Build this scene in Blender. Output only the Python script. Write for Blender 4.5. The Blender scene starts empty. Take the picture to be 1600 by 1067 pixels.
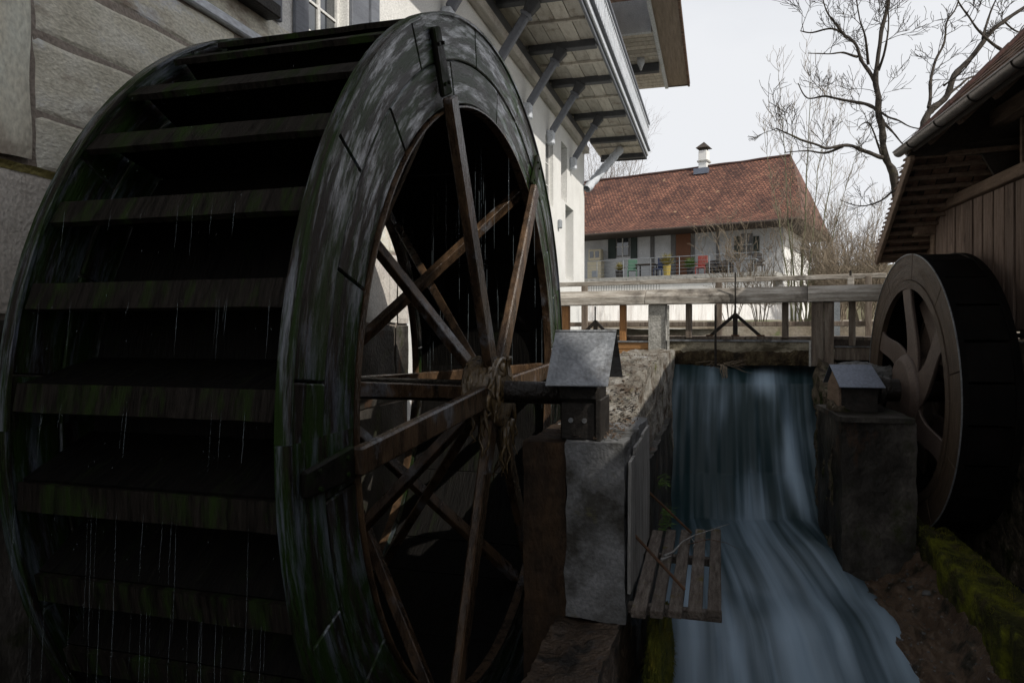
import bpy, bmesh, math, random
from mathutils import Vector, Matrix, noise as mnoise
R = math.radians
PSI = R(16.05); CS, SN = math.cos(PSI), math.sin(PSI); F = 1116.0
col = bpy.context.scene.collection

# ---------------------------------------------------------------- camera, world, sun, exposure
sc = bpy.context.scene
cam = bpy.data.objects.new('camera', bpy.data.cameras.new('camera')); col.objects.link(cam)
cam.data.lens = 36 * F / 1600; cam.data.sensor_width = 36; cam.data.shift_y = -18.5 / 1600
cam.data.clip_start = 0.05; cam.data.clip_end = 3000
cam.location = (0, 0, 0); cam.rotation_euler = (R(90), 0, PSI)
sc.camera = cam
SUN = Vector((.87, -.50, .84)).normalized()
w = bpy.data.worlds.new('World'); sc.world = w; w.use_nodes = True
nt = w.node_tree; nt.nodes.clear()
wo = nt.nodes.new('ShaderNodeOutputWorld'); bg = nt.nodes.new('ShaderNodeBackground')
sky = nt.nodes.new('ShaderNodeTexSky'); sky.sky_type = 'NISHITA'; sky.sun_disc = False
sky.sun_elevation = math.asin(SUN.z); sky.sun_rotation = math.atan2(SUN.x, SUN.y)
sky.air_density = 1.0; sky.dust_density = 2.5; sky.ozone_density = 1.0
# thin high cloud: whiter towards the horizon all round, bluer overhead
tc = nt.nodes.new('ShaderNodeTexCoord'); sep = nt.nodes.new('ShaderNodeSeparateXYZ')
mr = nt.nodes.new('ShaderNodeMapRange'); mr.inputs['From Min'].default_value = 0.25; mr.inputs['From Max'].default_value = .8
mr.inputs['To Min'].default_value = 1.12; mr.inputs['To Max'].default_value = .62
cl = nt.nodes.new('ShaderNodeTexNoise'); cl.inputs['Scale'].default_value = 3; cl.inputs['Detail'].default_value = 6
mp = nt.nodes.new('ShaderNodeMapping'); mp.inputs['Scale'].default_value = (1, 1, 2.2)
ma = nt.nodes.new('ShaderNodeMath'); ma.operation = 'MULTIPLY_ADD'; ma.inputs[1].default_value = .35; ma.inputs[2].default_value = -.17
ad = nt.nodes.new('ShaderNodeMath'); ad.operation = 'ADD'; ad.use_clamp = True
mx = nt.nodes.new('ShaderNodeMixRGB'); mx.inputs[2].default_value = (7.9, 8.05, 8.35, 1)
L = nt.links.new
L(tc.outputs['Generated'], sep.inputs[0]); L(sep.outputs['Z'], mr.inputs['Value'])
L(tc.outputs['Generated'], mp.inputs[0]); L(mp.outputs[0], cl.inputs['Vector']); L(cl.outputs['Fac'], ma.inputs[0])
L(mr.outputs[0], ad.inputs[0]); L(ma.outputs[0], ad.inputs[1]); L(ad.outputs[0], mx.inputs[0])
L(sky.outputs[0], mx.inputs[1]); L(mx.outputs[0], bg.inputs[0]); L(bg.outputs[0], wo.inputs[0])
bg.inputs[1].default_value = 0.108
sd = bpy.data.lights.new('sun', 'SUN'); sd.energy = 3.7; sd.angle = R(.5); sd.color = (1, .94, .85)
so = bpy.data.objects.new('sun', sd); col.objects.link(so); so.rotation_euler = SUN.to_track_quat('Z', 'Y').to_euler()
vs = sc.view_settings; vs.view_transform = 'Standard'; vs.look = 'None'; vs.exposure = 0; vs.gamma = 1
vs.use_curve_mapping = False
sc.cycles.max_bounces = 6; sc.cycles.diffuse_bounces = 3; sc.cycles.glossy_bounces = 3
sc.cycles.transparent_max_bounces = 16

# ---------------------------------------------------------------- helpers
def P(px, py, f):
    r = (px - 800) / F * f; z = (515 - py) / F * f
    return Vector((r * CS - f * SN, r * SN + f * CS, z))
def PZ(px, py, z):                       # the point of that pixel which lies at height z
    return P(px, py, F * z / (515 - py))
def WALL(px, py, A, v=1121.0, c=CS):     # the point of that pixel on the plane X = -A
    return P(px, py, F * A / (c * (v - px)))
def YW(px, A):
    return WALL(px, 515, A).y

class MB:
    def __init__(s): s.v = []; s.f = []; s.uv = None
    def quad(s, a, b, c, d):
        n = len(s.v); s.v += [Vector(a), Vector(b), Vector(c), Vector(d)]; s.f.append((n, n+1, n+2, n+3)); return s
    def poly(s, pts):
        n = len(s.v); s.v += [Vector(p) for p in pts]; s.f.append(tuple(range(n, n+len(pts)))); return s
    def box(s, c, d, rz=0, m=None):
        n = len(s.v); c = Vector(c)
        M = m if m is not None else Matrix.Rotation(rz, 3, 'Z')
        for z in (-1, 1):
            for (x, y) in ((-1, -1), (1, -1), (1, 1), (-1, 1)):
                s.v.append(c + M @ Vector((x*d[0]/2, y*d[1]/2, z*d[2]/2)))
        for q in ((0, 3, 2, 1), (4, 5, 6, 7), (0, 1, 5, 4), (1, 2, 6, 5), (2, 3, 7, 6), (3, 0, 4, 7)):
            s.f.append(tuple(n+i for i in q))
        return s
    def bb(s, x0, x1, y0, y1, z0, z1):
        return s.box(((x0+x1)/2, (y0+y1)/2, (z0+z1)/2), (abs(x1-x0), abs(y1-y0), abs(z1-z0)))
    def beam(s, a, b, w, h, up=(0, 0, 1), w2=None, h2=None):
        a = Vector(a); b = Vector(b); d = (b-a).normalized(); up = Vector(up)
        if abs(d.dot(up)) > .98: up = Vector((0, 1, 0))
        x = d.cross(up).normalized(); y = x.cross(d).normalized(); n = len(s.v)
        w2 = w if w2 is None else w2; h2 = h if h2 is None else h2
        for (p, ww, hh) in ((a, w, h), (b, w2, h2)):
            for (i, j) in ((-1, -1), (1, -1), (1, 1), (-1, 1)): s.v.append(p + x*i*ww/2 + y*j*hh/2)
        for q in ((0, 3, 2, 1), (4, 5, 6, 7), (0, 1, 5, 4), (1, 2, 6, 5), (2, 3, 7, 6), (3, 0, 4, 7)):
            s.f.append(tuple(n+i for i in q))
        return s
    def tube(s, pts, rad, n=6, cap=True):
        pts = [Vector(p) for p in pts]; k = len(pts)
        if not hasattr(rad, '__len__'): rad = [rad]*k
        base = len(s.v); ref = None
        for i, p in enumerate(pts):
            d = (pts[min(i+1, k-1)] - pts[max(i-1, 0)])
            d = d.normalized() if d.length > 1e-9 else Vector((0, 0, 1))
            if ref is None: ref = Vector((0, 0, 1)) if abs(d.z) < .9 else Vector((1, 0, 0))
            x = d.cross(ref).normalized(); y = x.cross(d); ref = y
            for j in range(n):
                a = 2*math.pi*j/n; s.v.append(p + (x*math.cos(a) + y*math.sin(a))*rad[i])
        for i in range(k-1):
            for j in range(n):
                a = base+i*n+j; b = base+i*n+(j+1) % n; s.f.append((a, b, b+n, a+n))
        if cap:
            s.f.append(tuple(base+j for j in reversed(range(n)))); s.f.append(tuple(base+(k-1)*n+j for j in range(n)))
        return s
    def extrude(s, prof, axis_pt, ex):     # prof: list of Vectors, ex: Vector
        n = len(s.v); k = len(prof); ex = Vector(ex)
        s.v += [Vector(p)+Vector(axis_pt) for p in prof] + [Vector(p)+Vector(axis_pt)+ex for p in prof]
        s.f.append(tuple(n+i for i in range(k))); s.f.append(tuple(n+k+i for i in reversed(range(k))))
        for i in range(k): j = (i+1) % k; s.f.append((n+j, n+i, n+k+i, n+k+j))
        return s
    def grid(s, fn, nu, nv, uvs=False):
        n = len(s.v)
        if uvs and s.uv is None: s.uv = []
        for j in range(nv+1):
            for i in range(nu+1):
                s.v.append(Vector(fn(i/nu, j/nv)))
                if uvs: s.uv.append((i/nu, j/nv))
        for j in range(nv):
            for i in range(nu):
                a = n+j*(nu+1)+i; s.f.append((a, a+1, a+nu+2, a+nu+1))
        return s

INV = {}
def link(o, parent=None):
    col.objects.link(o)
    if parent is not None: o.parent = parent
    return o
def obj(name, mb, m, parent=None, bevel=0, smooth=False, local=False, seg=1, fix=True):
    me = bpy.data.meshes.new(name)
    vs_ = mb.v
    if parent is not None and not local:
        iv = INV[parent.name]; vs_ = [iv @ v for v in vs_]
    me.from_pydata([tuple(v) for v in vs_], [], mb.f)
    if mb.uv:
        ul = me.uv_layers.new(name='UVMap')
        for lp in me.loops: ul.data[lp.index].uv = mb.uv[lp.vertex_index]
    if fix or bevel:
        bm = bmesh.new(); bm.from_mesh(me)
        if fix: bmesh.ops.recalc_face_normals(bm, faces=bm.faces)
        if bevel: bmesh.ops.bevel(bm, geom=list(bm.edges), offset=bevel, segments=seg, affect='EDGES', clamp_overlap=True)
        bm.to_mesh(me); bm.free()
    if smooth:
        for p in me.polygons: p.use_smooth = True
    me.materials.append(m)
    o = link(bpy.data.objects.new(name, me), parent)
    if parent is not None and parent.name in INV: INV[o.name] = INV[parent.name]
    return o
def tag(o, label=None, cat=None, group=None, kind=None):
    for k, v in (('label', label), ('category', cat), ('group', group), ('kind', kind)):
        if v: o[k] = v
    return o
def thing(name, label, cat, loc=(0, 0, 0), rz=0, group=None):
    o = link(bpy.data.objects.new(name, None)); o.location = loc; o.rotation_euler = (0, 0, rz)
    o.empty_display_size = .2
    INV[o.name] = (Matrix.Translation(Vector(loc)) @ Matrix.Rotation(rz, 4, 'Z')).inverted()
    return tag(o, label, cat, group)
def struct(name, mb, m, **k): return tag(obj(name, mb, m, **k), kind='structure')
def copy_tree(o, parent=None):
    c = o.copy(); col.objects.link(c)
    if parent is not None: c.parent = parent
    for ch in list(o.children): copy_tree(ch, c)
    return c
def dup(o, parent, M=None):                # copy one part under its thing with a local transform
    c = o.copy(); col.objects.link(c); c.parent = parent
    if M is not None: c.matrix_local = M
    for ch in list(o.children): dup(ch, c)
    return c
def jitter(mb, amp, sc_=3.0, seed=0):
    for i, v in enumerate(mb.v):
        q = v*sc_*.6 + Vector((seed*7.3, seed*3.1, 0))
        mb.v[i] = v + (mnoise.noise_vector(q) + mnoise.noise_vector(q*2.7)*.5 + mnoise.noise_vector(q*7.1)*.28 + mnoise.noise_vector(q*17)*.15)*amp
    return mb

# ---------------------------------------------------------------- materials
def lin(c):
    return tuple(c)+(1,) if len(c) == 3 else c
def mk(name, cols, scale=3, rough=.8, bump=.35, stretch=(1, 1, 1), detail=7, rand=.18, stains=(), metal=0,
       fine=40, dist=.012, spec=.4, coord='Object', rrange=.12, contrast=(.3, .7), offs=True, coat=0):
    m = bpy.data.materials.new(name); m.use_nodes = True; t = m.node_tree; N = t.nodes.new; l = t.links.new
    b = t.nodes['Principled BSDF']
    tc = N('ShaderNodeTexCoord'); oi = N('ShaderNodeObjectInfo'); vec = tc.outputs[coord]
    if offs:
        a = N('ShaderNodeVectorMath'); a.operation = 'MULTIPLY_ADD'; a.inputs[1].default_value = (1, 1, 1)
        sm = N('ShaderNodeVectorMath'); sm.operation = 'SCALE'; sm.inputs[0].default_value = (17.3, 31.7, 11.9)
        l(oi.outputs['Random'], sm.inputs['Scale']); l(vec, a.inputs[0]); l(sm.outputs[0], a.inputs[2]); vec = a.outputs[0]
    mp = N('ShaderNodeMapping'); mp.inputs['Scale'].default_value = stretch; l(vec, mp.inputs[0])
    n1 = N('ShaderNodeTexNoise'); n1.inputs['Scale'].default_value = scale; n1.inputs['Detail'].default_value = detail
    n1.inputs['Roughness'].default_value = .62; l(mp.outputs[0], n1.inputs['Vector'])
    rp = N('ShaderNodeValToRGB'); l(n1.outputs['Fac'], rp.inputs[0]); e = rp.color_ramp.elements
    e[0].position, e[1].position = contrast; e[0].color = lin(cols[0]); e[1].color = lin(cols[-1])
    for i, c in enumerate(cols[1:-1]):
        q = e.new(contrast[0]+(contrast[1]-contrast[0])*(i+1)/(len(cols)-1)); q.color = lin(c)
    cur = rp.outputs[0]
    nf = N('ShaderNodeTexNoise'); nf.inputs['Scale'].default_value = fine; nf.inputs['Detail'].default_value = 5; l(mp.outputs[0], nf.inputs['Vector'])
    rf = N('ShaderNodeMapRange'); rf.inputs['From Min'].default_value = .3; rf.inputs['From Max'].default_value = .7
    rf.inputs['To Min'].default_value = .78; rf.inputs['To Max'].default_value = 1.22; l(nf.outputs['Fac'], rf.inputs[0])
    mu = N('ShaderNodeMixRGB'); mu.blend_type = 'MULTIPLY'; mu.inputs[0].default_value = 1; l(cur, mu.inputs[1]); l(rf.outputs[0], mu.inputs[2]); cur = mu.outputs[0]
    for st in stains:                       # (colour, scale, low, high, stretch)
        sp_ = N('ShaderNodeMapping'); sp_.inputs['Scale'].default_value = st[4] if len(st) > 4 else (1, 1, 1); l(vec, sp_.inputs[0])
        sn = N('ShaderNodeTexNoise'); sn.inputs['Scale'].default_value = st[1]; sn.inputs['Detail'].default_value = 8; sn.inputs['Roughness'].default_value = .65
        l(sp_.outputs[0], sn.inputs['Vector'])
        sr = N('ShaderNodeMapRange'); sr.inputs['From Min'].default_value = st[2]; sr.inputs['From Max'].default_value = st[3]; l(sn.outputs['Fac'], sr.inputs[0])
        mm = N('ShaderNodeMixRGB'); l(sr.outputs[0], mm.inputs[0]); l(cur, mm.inputs[1]); mm.inputs[2].default_value = lin(st[0]); cur = mm.outputs[0]
    if rand:
        rv = N('ShaderNodeMapRange'); rv.inputs['To Min'].default_value = 1-rand; rv.inputs['To Max'].default_value = 1+rand; l(oi.outputs['Random'], rv.inputs[0])
        hv = N('ShaderNodeHueSaturation'); l(rv.outputs[0], hv.inputs['Value']); l(cur, hv.inputs['Color']); cur = hv.outputs[0]
    l(cur, b.inputs['Base Color'])
    rr = N('ShaderNodeMapRange'); rr.inputs['To Min'].default_value = max(.03, rough-rrange); rr.inputs['To Max'].default_value = min(1, rough+rrange)
    l(n1.outputs['Fac'], rr.inputs[0]); l(rr.outputs[0], b.inputs['Roughness'])
    b.inputs['Metallic'].default_value = metal; b.inputs['Specular IOR Level'].default_value = spec
    if coat: b.inputs['Coat Weight'].default_value = coat; b.inputs['Coat Roughness'].default_value = .12
    if bump:
        am = N('ShaderNodeMath'); am.operation = 'MULTIPLY_ADD'; am.inputs[1].default_value = .35; l(nf.outputs['Fac'], am.inputs[0]); l(n1.outputs['Fac'], am.inputs[2])
        bp = N('ShaderNodeBump'); bp.inputs['Strength'].default_value = bump; bp.inputs['Distance'].default_value = dist*4
        l(am.outputs[0], bp.inputs['Height']); l(bp.outputs[0], b.inputs['Normal'])
    return m

BLK = (.012, .011, .010)
m_stone = mk('sandstone', [(.46, .435, .35), (.62, .595, .50), (.70, .69, .62)], 2.2, .9, .5, (1, .8, 1.5), stains=[((.66, .69, .74), 2.2, .55, .68, (1, .8, 1.6)), ((.30, .25, .20), 1.3, .57, .66, (1, .7, 1.8)), ((.36, .38, .28), .9, .56, .7)], rand=.08)
m_mortar = mk('mortar', [(.24, .20, .17), (.34, .30, .26)], 4, .95, .5, rand=.05)
m_quoin = mk('smooth_quoin_stone', [(.50, .46, .38), (.64, .62, .52), (.60, .65, .60)], 1.1, .85, .3, (1, 1, .6), rand=.05, stains=[((.26, .20, .16), .9, .55, .75)])
m_foot = mk('limewashed_base', [(.44, .40, .36), (.62, .60, .56)], 1.8, .9, .5, rand=.04, stains=[((.22, .15, .12), 1.6, .6, .75)])
m_lichen = mk('yellow_lichen', [(.24, .20, .06), (.34, .30, .12)], 9, .95, .5)
m_white = mk('white_plaster', [(.66, .66, .64), (.78, .78, .76)], 1.2, .85, .12, rand=.02, fine=60, stains=[((.50, .49, .46), 1.3, .62, .8, (1, 1, .35))])
m_greyw = mk('grey_painted_wood', [(.13, .14, .165), (.19, .205, .235)], 3, .6, .2, (6, .5, 6), rand=.08)
m_greyw2 = mk('dark_grey_painted_wood', [(.05, .053, .06), (.085, .09, .10)], 3, .6, .2, (3, 1, 3), rand=.1)
m_lgrey = mk('pale_grey_paint', [(.50, .54, .59), (.64, .67, .72)], 4, .55, .15, (1, .3, 1), rand=.06)
m_cream = mk('cream_boards', [(.40, .36, .31), (.56, .53, .48), (.64, .61, .56)], 2.5, .75, .2, (5, .8, 1), rand=.2, stains=[((.20, .15, .11), 2.2, .58, .75)])
m_sash = mk('white_sash', [(.62, .62, .60), (.72, .72, .70)], 6, .5, .05, rand=0)
m_bark = mk('bark', [(.022, .018, .015), (.075, .062, .05)], 9, .95, .8, (1, 1, .5), rand=0, stains=[((.07, .065, .03), 3, .58, .7)])
m_twig = mk('tan_twigs', [(.14, .11, .08), (.25, .205, .15)], 2, .9, 0, rand=.05)
m_twig2 = mk('brown_twigs', [(.10, .075, .055), (.19, .145, .105)], 1, .9, 0, rand=.05)
m_stem = mk('green_grey_stems', [(.10, .105, .06), (.20, .20, .12)], 5, .85, .2, rand=.05)
m_conc = mk('weathered_concrete', [(.075, .075, .072), (.15, .152, .155), (.235, .24, .25)], 2.6, .85, .55, rand=.05, stains=[((.045, .043, .038), 1.9, .46, .62), ((.09, .085, .04), 5, .60, .72)], spec=.2)
m_conc_l = mk('pale_concrete', [(.24, .235, .215), (.36, .355, .33), (.46, .45, .43)], 5, .85, .6, rand=.05, stains=[((.10, .095, .08), 4, .58, .70)])
m_conc_w = mk('stained_wall_concrete', [(.10, .09, .075), (.19, .175, .15), (.30, .29, .27)], 3.5, .9, .8, rand=0, stains=[((.07, .05, .035), 3, .50, .64), ((.09, .09, .03), 4, .60, .70), ((.40, .41, .43), 2.2, .62, .72, (1, 1, .35))], spec=.2)
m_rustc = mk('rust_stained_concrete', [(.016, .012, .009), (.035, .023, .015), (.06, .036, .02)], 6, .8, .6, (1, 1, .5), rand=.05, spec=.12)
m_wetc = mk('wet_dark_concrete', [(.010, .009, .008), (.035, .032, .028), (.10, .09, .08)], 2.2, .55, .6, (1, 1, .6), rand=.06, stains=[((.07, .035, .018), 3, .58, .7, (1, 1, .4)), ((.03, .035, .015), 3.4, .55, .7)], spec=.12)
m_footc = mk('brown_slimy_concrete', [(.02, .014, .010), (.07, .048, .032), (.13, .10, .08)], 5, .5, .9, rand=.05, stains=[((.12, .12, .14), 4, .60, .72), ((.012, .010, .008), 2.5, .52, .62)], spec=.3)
m_rock = mk('rough_wall_stone', [(.03, .025, .02), (.085, .07, .052), (.14, .12, .09)], 7, .85, .9, rand=.25, stains=[((.02, .025, .008), 4, .5, .62)], spec=.12)
m_beamw = mk('weathered_beam', [(.18, .16, .135), (.34, .31, .27), (.52, .50, .46)], 4, .85, .4, (.6, 5, 5), rand=.06, stains=[((.07, .06, .05), 1.6, .52, .68)])
m_oldw = mk('old_grey_wood', [(.08, .06, .05), (.15, .12, .095), (.23, .20, .165)], 4, .85, .4, (5, 5, .5), rand=.15)
m_orange = mk('fresh_orange_wood', [(.22, .10, .035), (.36, .18, .065)], 4, .7, .2, (5, 5, .6), rand=.1)
m_orangeh = mk('fresh_orange_board', [(.26, .13, .045), (.36, .19, .075)], 5, .7, .2, (.6, 4, 5), rand=.1)
m_sill = mk('algae_stained_sill', [(.20, .175, .125), (.32, .29, .22)], 2, .8, .4, rand=.04, stains=[((.05, .04, .022), 1.8, .46, .60, (1, 1, 2.5))])
m_crust = mk('dark_algae_crust', [(.012, .009, .006), (.04, .028, .015), (.10, .08, .045)], 9, .9, .9, (1, 1, .6), rand=0, spec=.2)
m_iron = mk('dark_iron', [(.014, .013, .012), (.035, .03, .026)], 8, .55, .3, rand=.1, metal=.2, spec=.2)
m_rust = mk('rusty_iron', [(.05, .026, .014), (.12, .06, .03)], 10, .8, .4, rand=.1)
m_sheet = mk('galvanised_sheet', [(.15, .16, .17), (.24, .25, .265)], 5, .5, .15, rand=.06, metal=.45, stains=[((.06, .055, .05), 3.5, .55, .68)])
m_lead = mk('blue_grey_sheet', [(.12, .14, .18), (.17, .19, .24)], 6, .45, .12, rand=.05, metal=.35)
m_slat = mk('mossy_slat_wood', [(.045, .035, .028), (.11, .09, .075), (.17, .15, .13)], 6, .85, .6, (6, .8, 6), rand=.2, stains=[((.09, .075, .012), 5, .60, .70)], spec=.2)
m_plank = mk('silver_planks', [(.10, .095, .09), (.22, .215, .205), (.34, .335, .33)], 3, .8, .4, (8, 8, .5), rand=.12)
m_debris = mk('leaf_litter', [(.04, .028, .018), (.12, .075, .045)], 12, .95, .5, rand=.3)
m_moss = mk('moss', [(.045, .055, .008), (.11, .115, .012), (.19, .16, .012)], 7, .98, .9, rand=.1, fine=90)
m_mossd = mk('dark_mossy_stone', [(.016, .015, .008), (.04, .042, .012), (.07, .055, .03)], 5, .95, .9, rand=.1, stains=[((.14, .15, .014), 2.6, .47, .60)], spec=.12)
m_grass = mk('grass_blades', [(.05, .10, .015), (.09, .15, .03)], 3, .8, 0, rand=.1)
m_eavew = mk('brown_eave_boards', [(.20, .16, .125), (.34, .28, .23)], 3, .85, .3, (6, .5, 6), rand=0)
m_shedw = mk('brown_shed_boards', [(.10, .070, .054), (.19, .14, .115), (.27, .21, .18)], 4, .8, .4, (7, 7, .5), rand=.2, stains=[((.04, .025, .018), 3, .6, .72, (3, 3, .6))], spec=.2)
m_shedb = mk('brown_shed_beam', [(.13, .09, .066), (.26, .19, .145)], 4, .8, .4, (4, .8, 4), rand=.12, spec=.2)
m_tile = mk('old_clay_tile', [(.08, .055, .045), (.17, .108, .082), (.26, .18, .135)], 6, .85, .4, rand=.4, stains=[((.055, .05, .03), 5, .52, .68)], spec=.2)
m_tilev = mk('rounded_verge_tile', [(.045, .022, .018), (.08, .038, .03)], 6, .85, .3, rand=.25)
m_gutter = mk('aged_copper_gutter', [(.14, .125, .12), (.22, .20, .19)], 4, .42, .1, rand=.03, metal=.5)
m_shut = mk('dark_green_shutter', [(.012, .022, .018), (.02, .035, .028)], 5, .6, .1, rand=.1)
m_door = mk('brown_door', [(.13, .05, .022), (.20, .08, .035)], 5, .6, .2, (4, 4, .5))
m_fac = mk('pale_house_plaster', [(.42, .43, .44), (.54, .55, .56)], 1.4, .85, .1, rand=.02)
m_post = mk('grey_timber_frame', [(.10, .10, .10), (.16, .155, .15)], 5, .8, .2)
m_eave = mk('dark_eave_wood', [(.03, .024, .02), (.06, .045, .035)], 5, .8, .2)
m_gate = mk('thin_grey_metal', [(.22, .24, .26), (.30, .32, .34)], 5, .5, .05, metal=.3)
m_grav = mk('pale_gravel', [(.18, .16, .13), (.38, .36, .32)], 30, .95, .6)
m_ground = mk('bare_spring_ground', [(.13, .10, .07), (.22, .185, .14), (.32, .29, .24)], .9, .95, .5, rand=0, fine=12, stains=[((.10, .15, .035), .25, .56, .62)], offs=False)
m_hill = mk('wooded_hill', [(.07, .075, .035), (.13, .115, .07)], .06, .95, .3, rand=0, fine=.9)
m_slab = mk('wet_slab', [(.05, .032, .022), (.095, .065, .045), (.12, .085, .062)], 1.6, .32, .5, rand=0, rrange=.15, stains=[((.025, .022, .016), 3.2, .52, .60)], offs=False, spec=.2)
m_beige = mk('brown_render', [(.30, .27, .23), (.38, .35, .30)], 1, .9, .1)
def plain(name, c, rough=.6, rand=.05): return mk(name, [tuple(x*.85 for x in c), c], 5, rough, .05, rand=rand)
m_red = plain('red_fabric', (.30, .06, .05)); m_yel = plain('yellow_plastic', (.34, .26, .06)); m_grn = plain('green_plastic', (.08, .17, .12))
m_blu = plain('dark_blue_fabric', (.03, .05, .13)); m_dark = plain('dark_rattan', (.025, .022, .022)); m_wax = plain('cream_cabinet', (.50, .45, .33))
m_leaf = mk('dry_yellow_plant', [(.22, .19, .05), (.35, .3, .1)], 3, .9, 0)

def glass_mat(name, tint, rough=.05):
    m = bpy.data.materials.new(name); m.use_nodes = True; b = m.node_tree.nodes['Principled BSDF']
    b.inputs['Base Color'].default_value = lin(tint); b.inputs['Roughness'].default_value = rough
    b.inputs['Specular IOR Level'].default_value = .9; b.inputs['Coat Weight'].default_value = .6
    return m
m_glass = glass_mat('window_glass', (.02, .025, .03))

def wet_wood(name, cols, moss, rough=.3, polar=False, mossr=(.5, .62), white=None, spec=.06, wet=0):
    """wet wood of the wheel: growth and any painted sheen run round the rim (polar) or along the boards"""
    m = bpy.data.materials.new(name); m.use_nodes = True; t = m.node_tree; N = t.nodes.new; l = t.links.new
    b = t.nodes['Principled BSDF']; tc = N('ShaderNodeTexCoord'); oi = N('ShaderNodeObjectInfo')
    sp = N('ShaderNodeSeparateXYZ'); l(tc.outputs['Object'], sp.inputs[0])
    vec = tc.outputs['Object']
    if polar:
        at = N('ShaderNodeMath'); at.operation = 'ARCTAN2'; l(sp.outputs['Z'], at.inputs[0]); l(sp.outputs['Y'], at.inputs[1])
        yy = N('ShaderNodeMath'); yy.operation = 'MULTIPLY'; l(sp.outputs['Y'], yy.inputs[0]); l(sp.outputs['Y'], yy.inputs[1])
        zz = N('ShaderNodeMath'); zz.operation = 'MULTIPLY_ADD'; l(sp.outputs['Z'], zz.inputs[0]); l(sp.outputs['Z'], zz.inputs[1]); l(yy.outputs[0], zz.inputs[2])
        sq = N('ShaderNodeMath'); sq.operation = 'SQRT'; l(zz.outputs[0], sq.inputs[0])
        cb = N('ShaderNodeCombineXYZ'); l(at.outputs[0], cb.inputs[0]); l(sq.outputs[0], cb.inputs[1]); xz = N('ShaderNodeMath'); xz.operation = 'MULTIPLY_ADD'; xz.inputs[1].default_value = 1.6; l(sp.outputs['X'], xz.inputs[0]); l(oi.outputs['Random'], xz.inputs[2]); l(xz.outputs[0], cb.inputs[2])
        vec = cb.outputs[0]; st = (1.6, 7, 9); st2 = (1.5, 4.2, 5)
    else:
        cb = N('ShaderNodeVectorMath'); cb.operation = 'SCALE'; cb.inputs[0].default_value = (31, 7, 17); l(oi.outputs['Random'], cb.inputs['Scale'])
        av = N('ShaderNodeVectorMath'); l(vec, av.inputs[0]); l(cb.outputs[0], av.inputs[1]); vec = av.outputs[0]; st = (14, 1.5, 1.5); st2 = (3.5, 1, 1)
    mp = N('ShaderNodeMapping'); mp.inputs['Scale'].default_value = st; l(vec, mp.inputs[0])
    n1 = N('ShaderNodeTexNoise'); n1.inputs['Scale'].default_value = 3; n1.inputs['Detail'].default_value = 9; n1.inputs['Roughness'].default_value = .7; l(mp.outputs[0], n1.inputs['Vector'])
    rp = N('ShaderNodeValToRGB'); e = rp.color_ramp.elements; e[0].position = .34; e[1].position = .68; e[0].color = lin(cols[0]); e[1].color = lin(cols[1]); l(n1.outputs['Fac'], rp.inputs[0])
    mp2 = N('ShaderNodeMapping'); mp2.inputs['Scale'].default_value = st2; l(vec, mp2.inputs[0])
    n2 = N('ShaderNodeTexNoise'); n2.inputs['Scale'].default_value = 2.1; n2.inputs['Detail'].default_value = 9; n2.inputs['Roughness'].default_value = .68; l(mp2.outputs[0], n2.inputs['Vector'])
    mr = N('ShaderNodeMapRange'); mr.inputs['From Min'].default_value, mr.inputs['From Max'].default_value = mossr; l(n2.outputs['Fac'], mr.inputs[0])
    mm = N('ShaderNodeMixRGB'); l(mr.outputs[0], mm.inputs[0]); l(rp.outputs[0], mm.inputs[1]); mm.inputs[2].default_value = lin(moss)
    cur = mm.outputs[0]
    if white:
        n3 = N('ShaderNodeTexNoise'); n3.inputs['Scale'].default_value = 3.3; n3.inputs['Detail'].default_value = 10; n3.inputs['Roughness'].default_value = .75
        mp3 = N('ShaderNodeMapping'); mp3.inputs['Scale'].default_value = st2; mp3.inputs['Location'].default_value = (5, 3, 1); l(vec, mp3.inputs[0]); l(mp3.outputs[0], n3.inputs['Vector'])
        mr3 = N('ShaderNodeMapRange'); mr3.inputs['From Min'].default_value = .50; mr3.inputs['From Max'].default_value = .68; l(n3.outputs['Fac'], mr3.inputs[0])
        m3 = N('ShaderNodeMixRGB'); l(mr3.outputs[0], m3.inputs[0]); l(cur, m3.inputs[1]); m3.inputs[2].default_value = lin(white); cur = m3.outputs[0]  # pale patches paint a wet sky sheen into the base colour
        ws = N('ShaderNodeMapRange'); ws.inputs['To Min'].default_value = spec; ws.inputs['To Max'].default_value = wet; l(mr3.outputs[0], ws.inputs[0]); l(ws.outputs[0], b.inputs['Specular IOR Level']); cw_ = N('ShaderNodeMath'); cw_.operation = 'MULTIPLY'; cw_.inputs[1].default_value = .9; l(mr3.outputs[0], cw_.inputs[0]); l(cw_.outputs[0], b.inputs['Coat Weight']); b.inputs['Coat Roughness'].default_value = .22; b.inputs['Coat IOR'].default_value = 1.7
    else: b.inputs['Specular IOR Level'].default_value = spec
    l(cur, b.inputs['Base Color'])
    rr = N('ShaderNodeMapRange'); rr.inputs['To Min'].default_value = rough; rr.inputs['To Max'].default_value = .8 if not white else rough+.12; l(mr.outputs[0], rr.inputs[0]); l(rr.outputs[0], b.inputs['Roughness'])
    bp = N('ShaderNodeBump'); bp.inputs['Strength'].default_value = .5; bp.inputs['Distance'].default_value = .03
    sm = N('ShaderNodeMath'); sm.operation = 'ADD'; l(n1.outputs['Fac'], sm.inputs[0]); l(n2.outputs['Fac'], sm.inputs[1]); l(sm.outputs[0], bp.inputs['Height']); l(bp.outputs[0], b.inputs['Normal'])
    return m
m_ring = wet_wood('mossy_sheen_shroud_wood', [(.006, .005, .005), (.030, .024, .020)], (.014, .030, .006), .20, True, (.42, .54), (.10, .12, .16), .10, 1.0)
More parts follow.
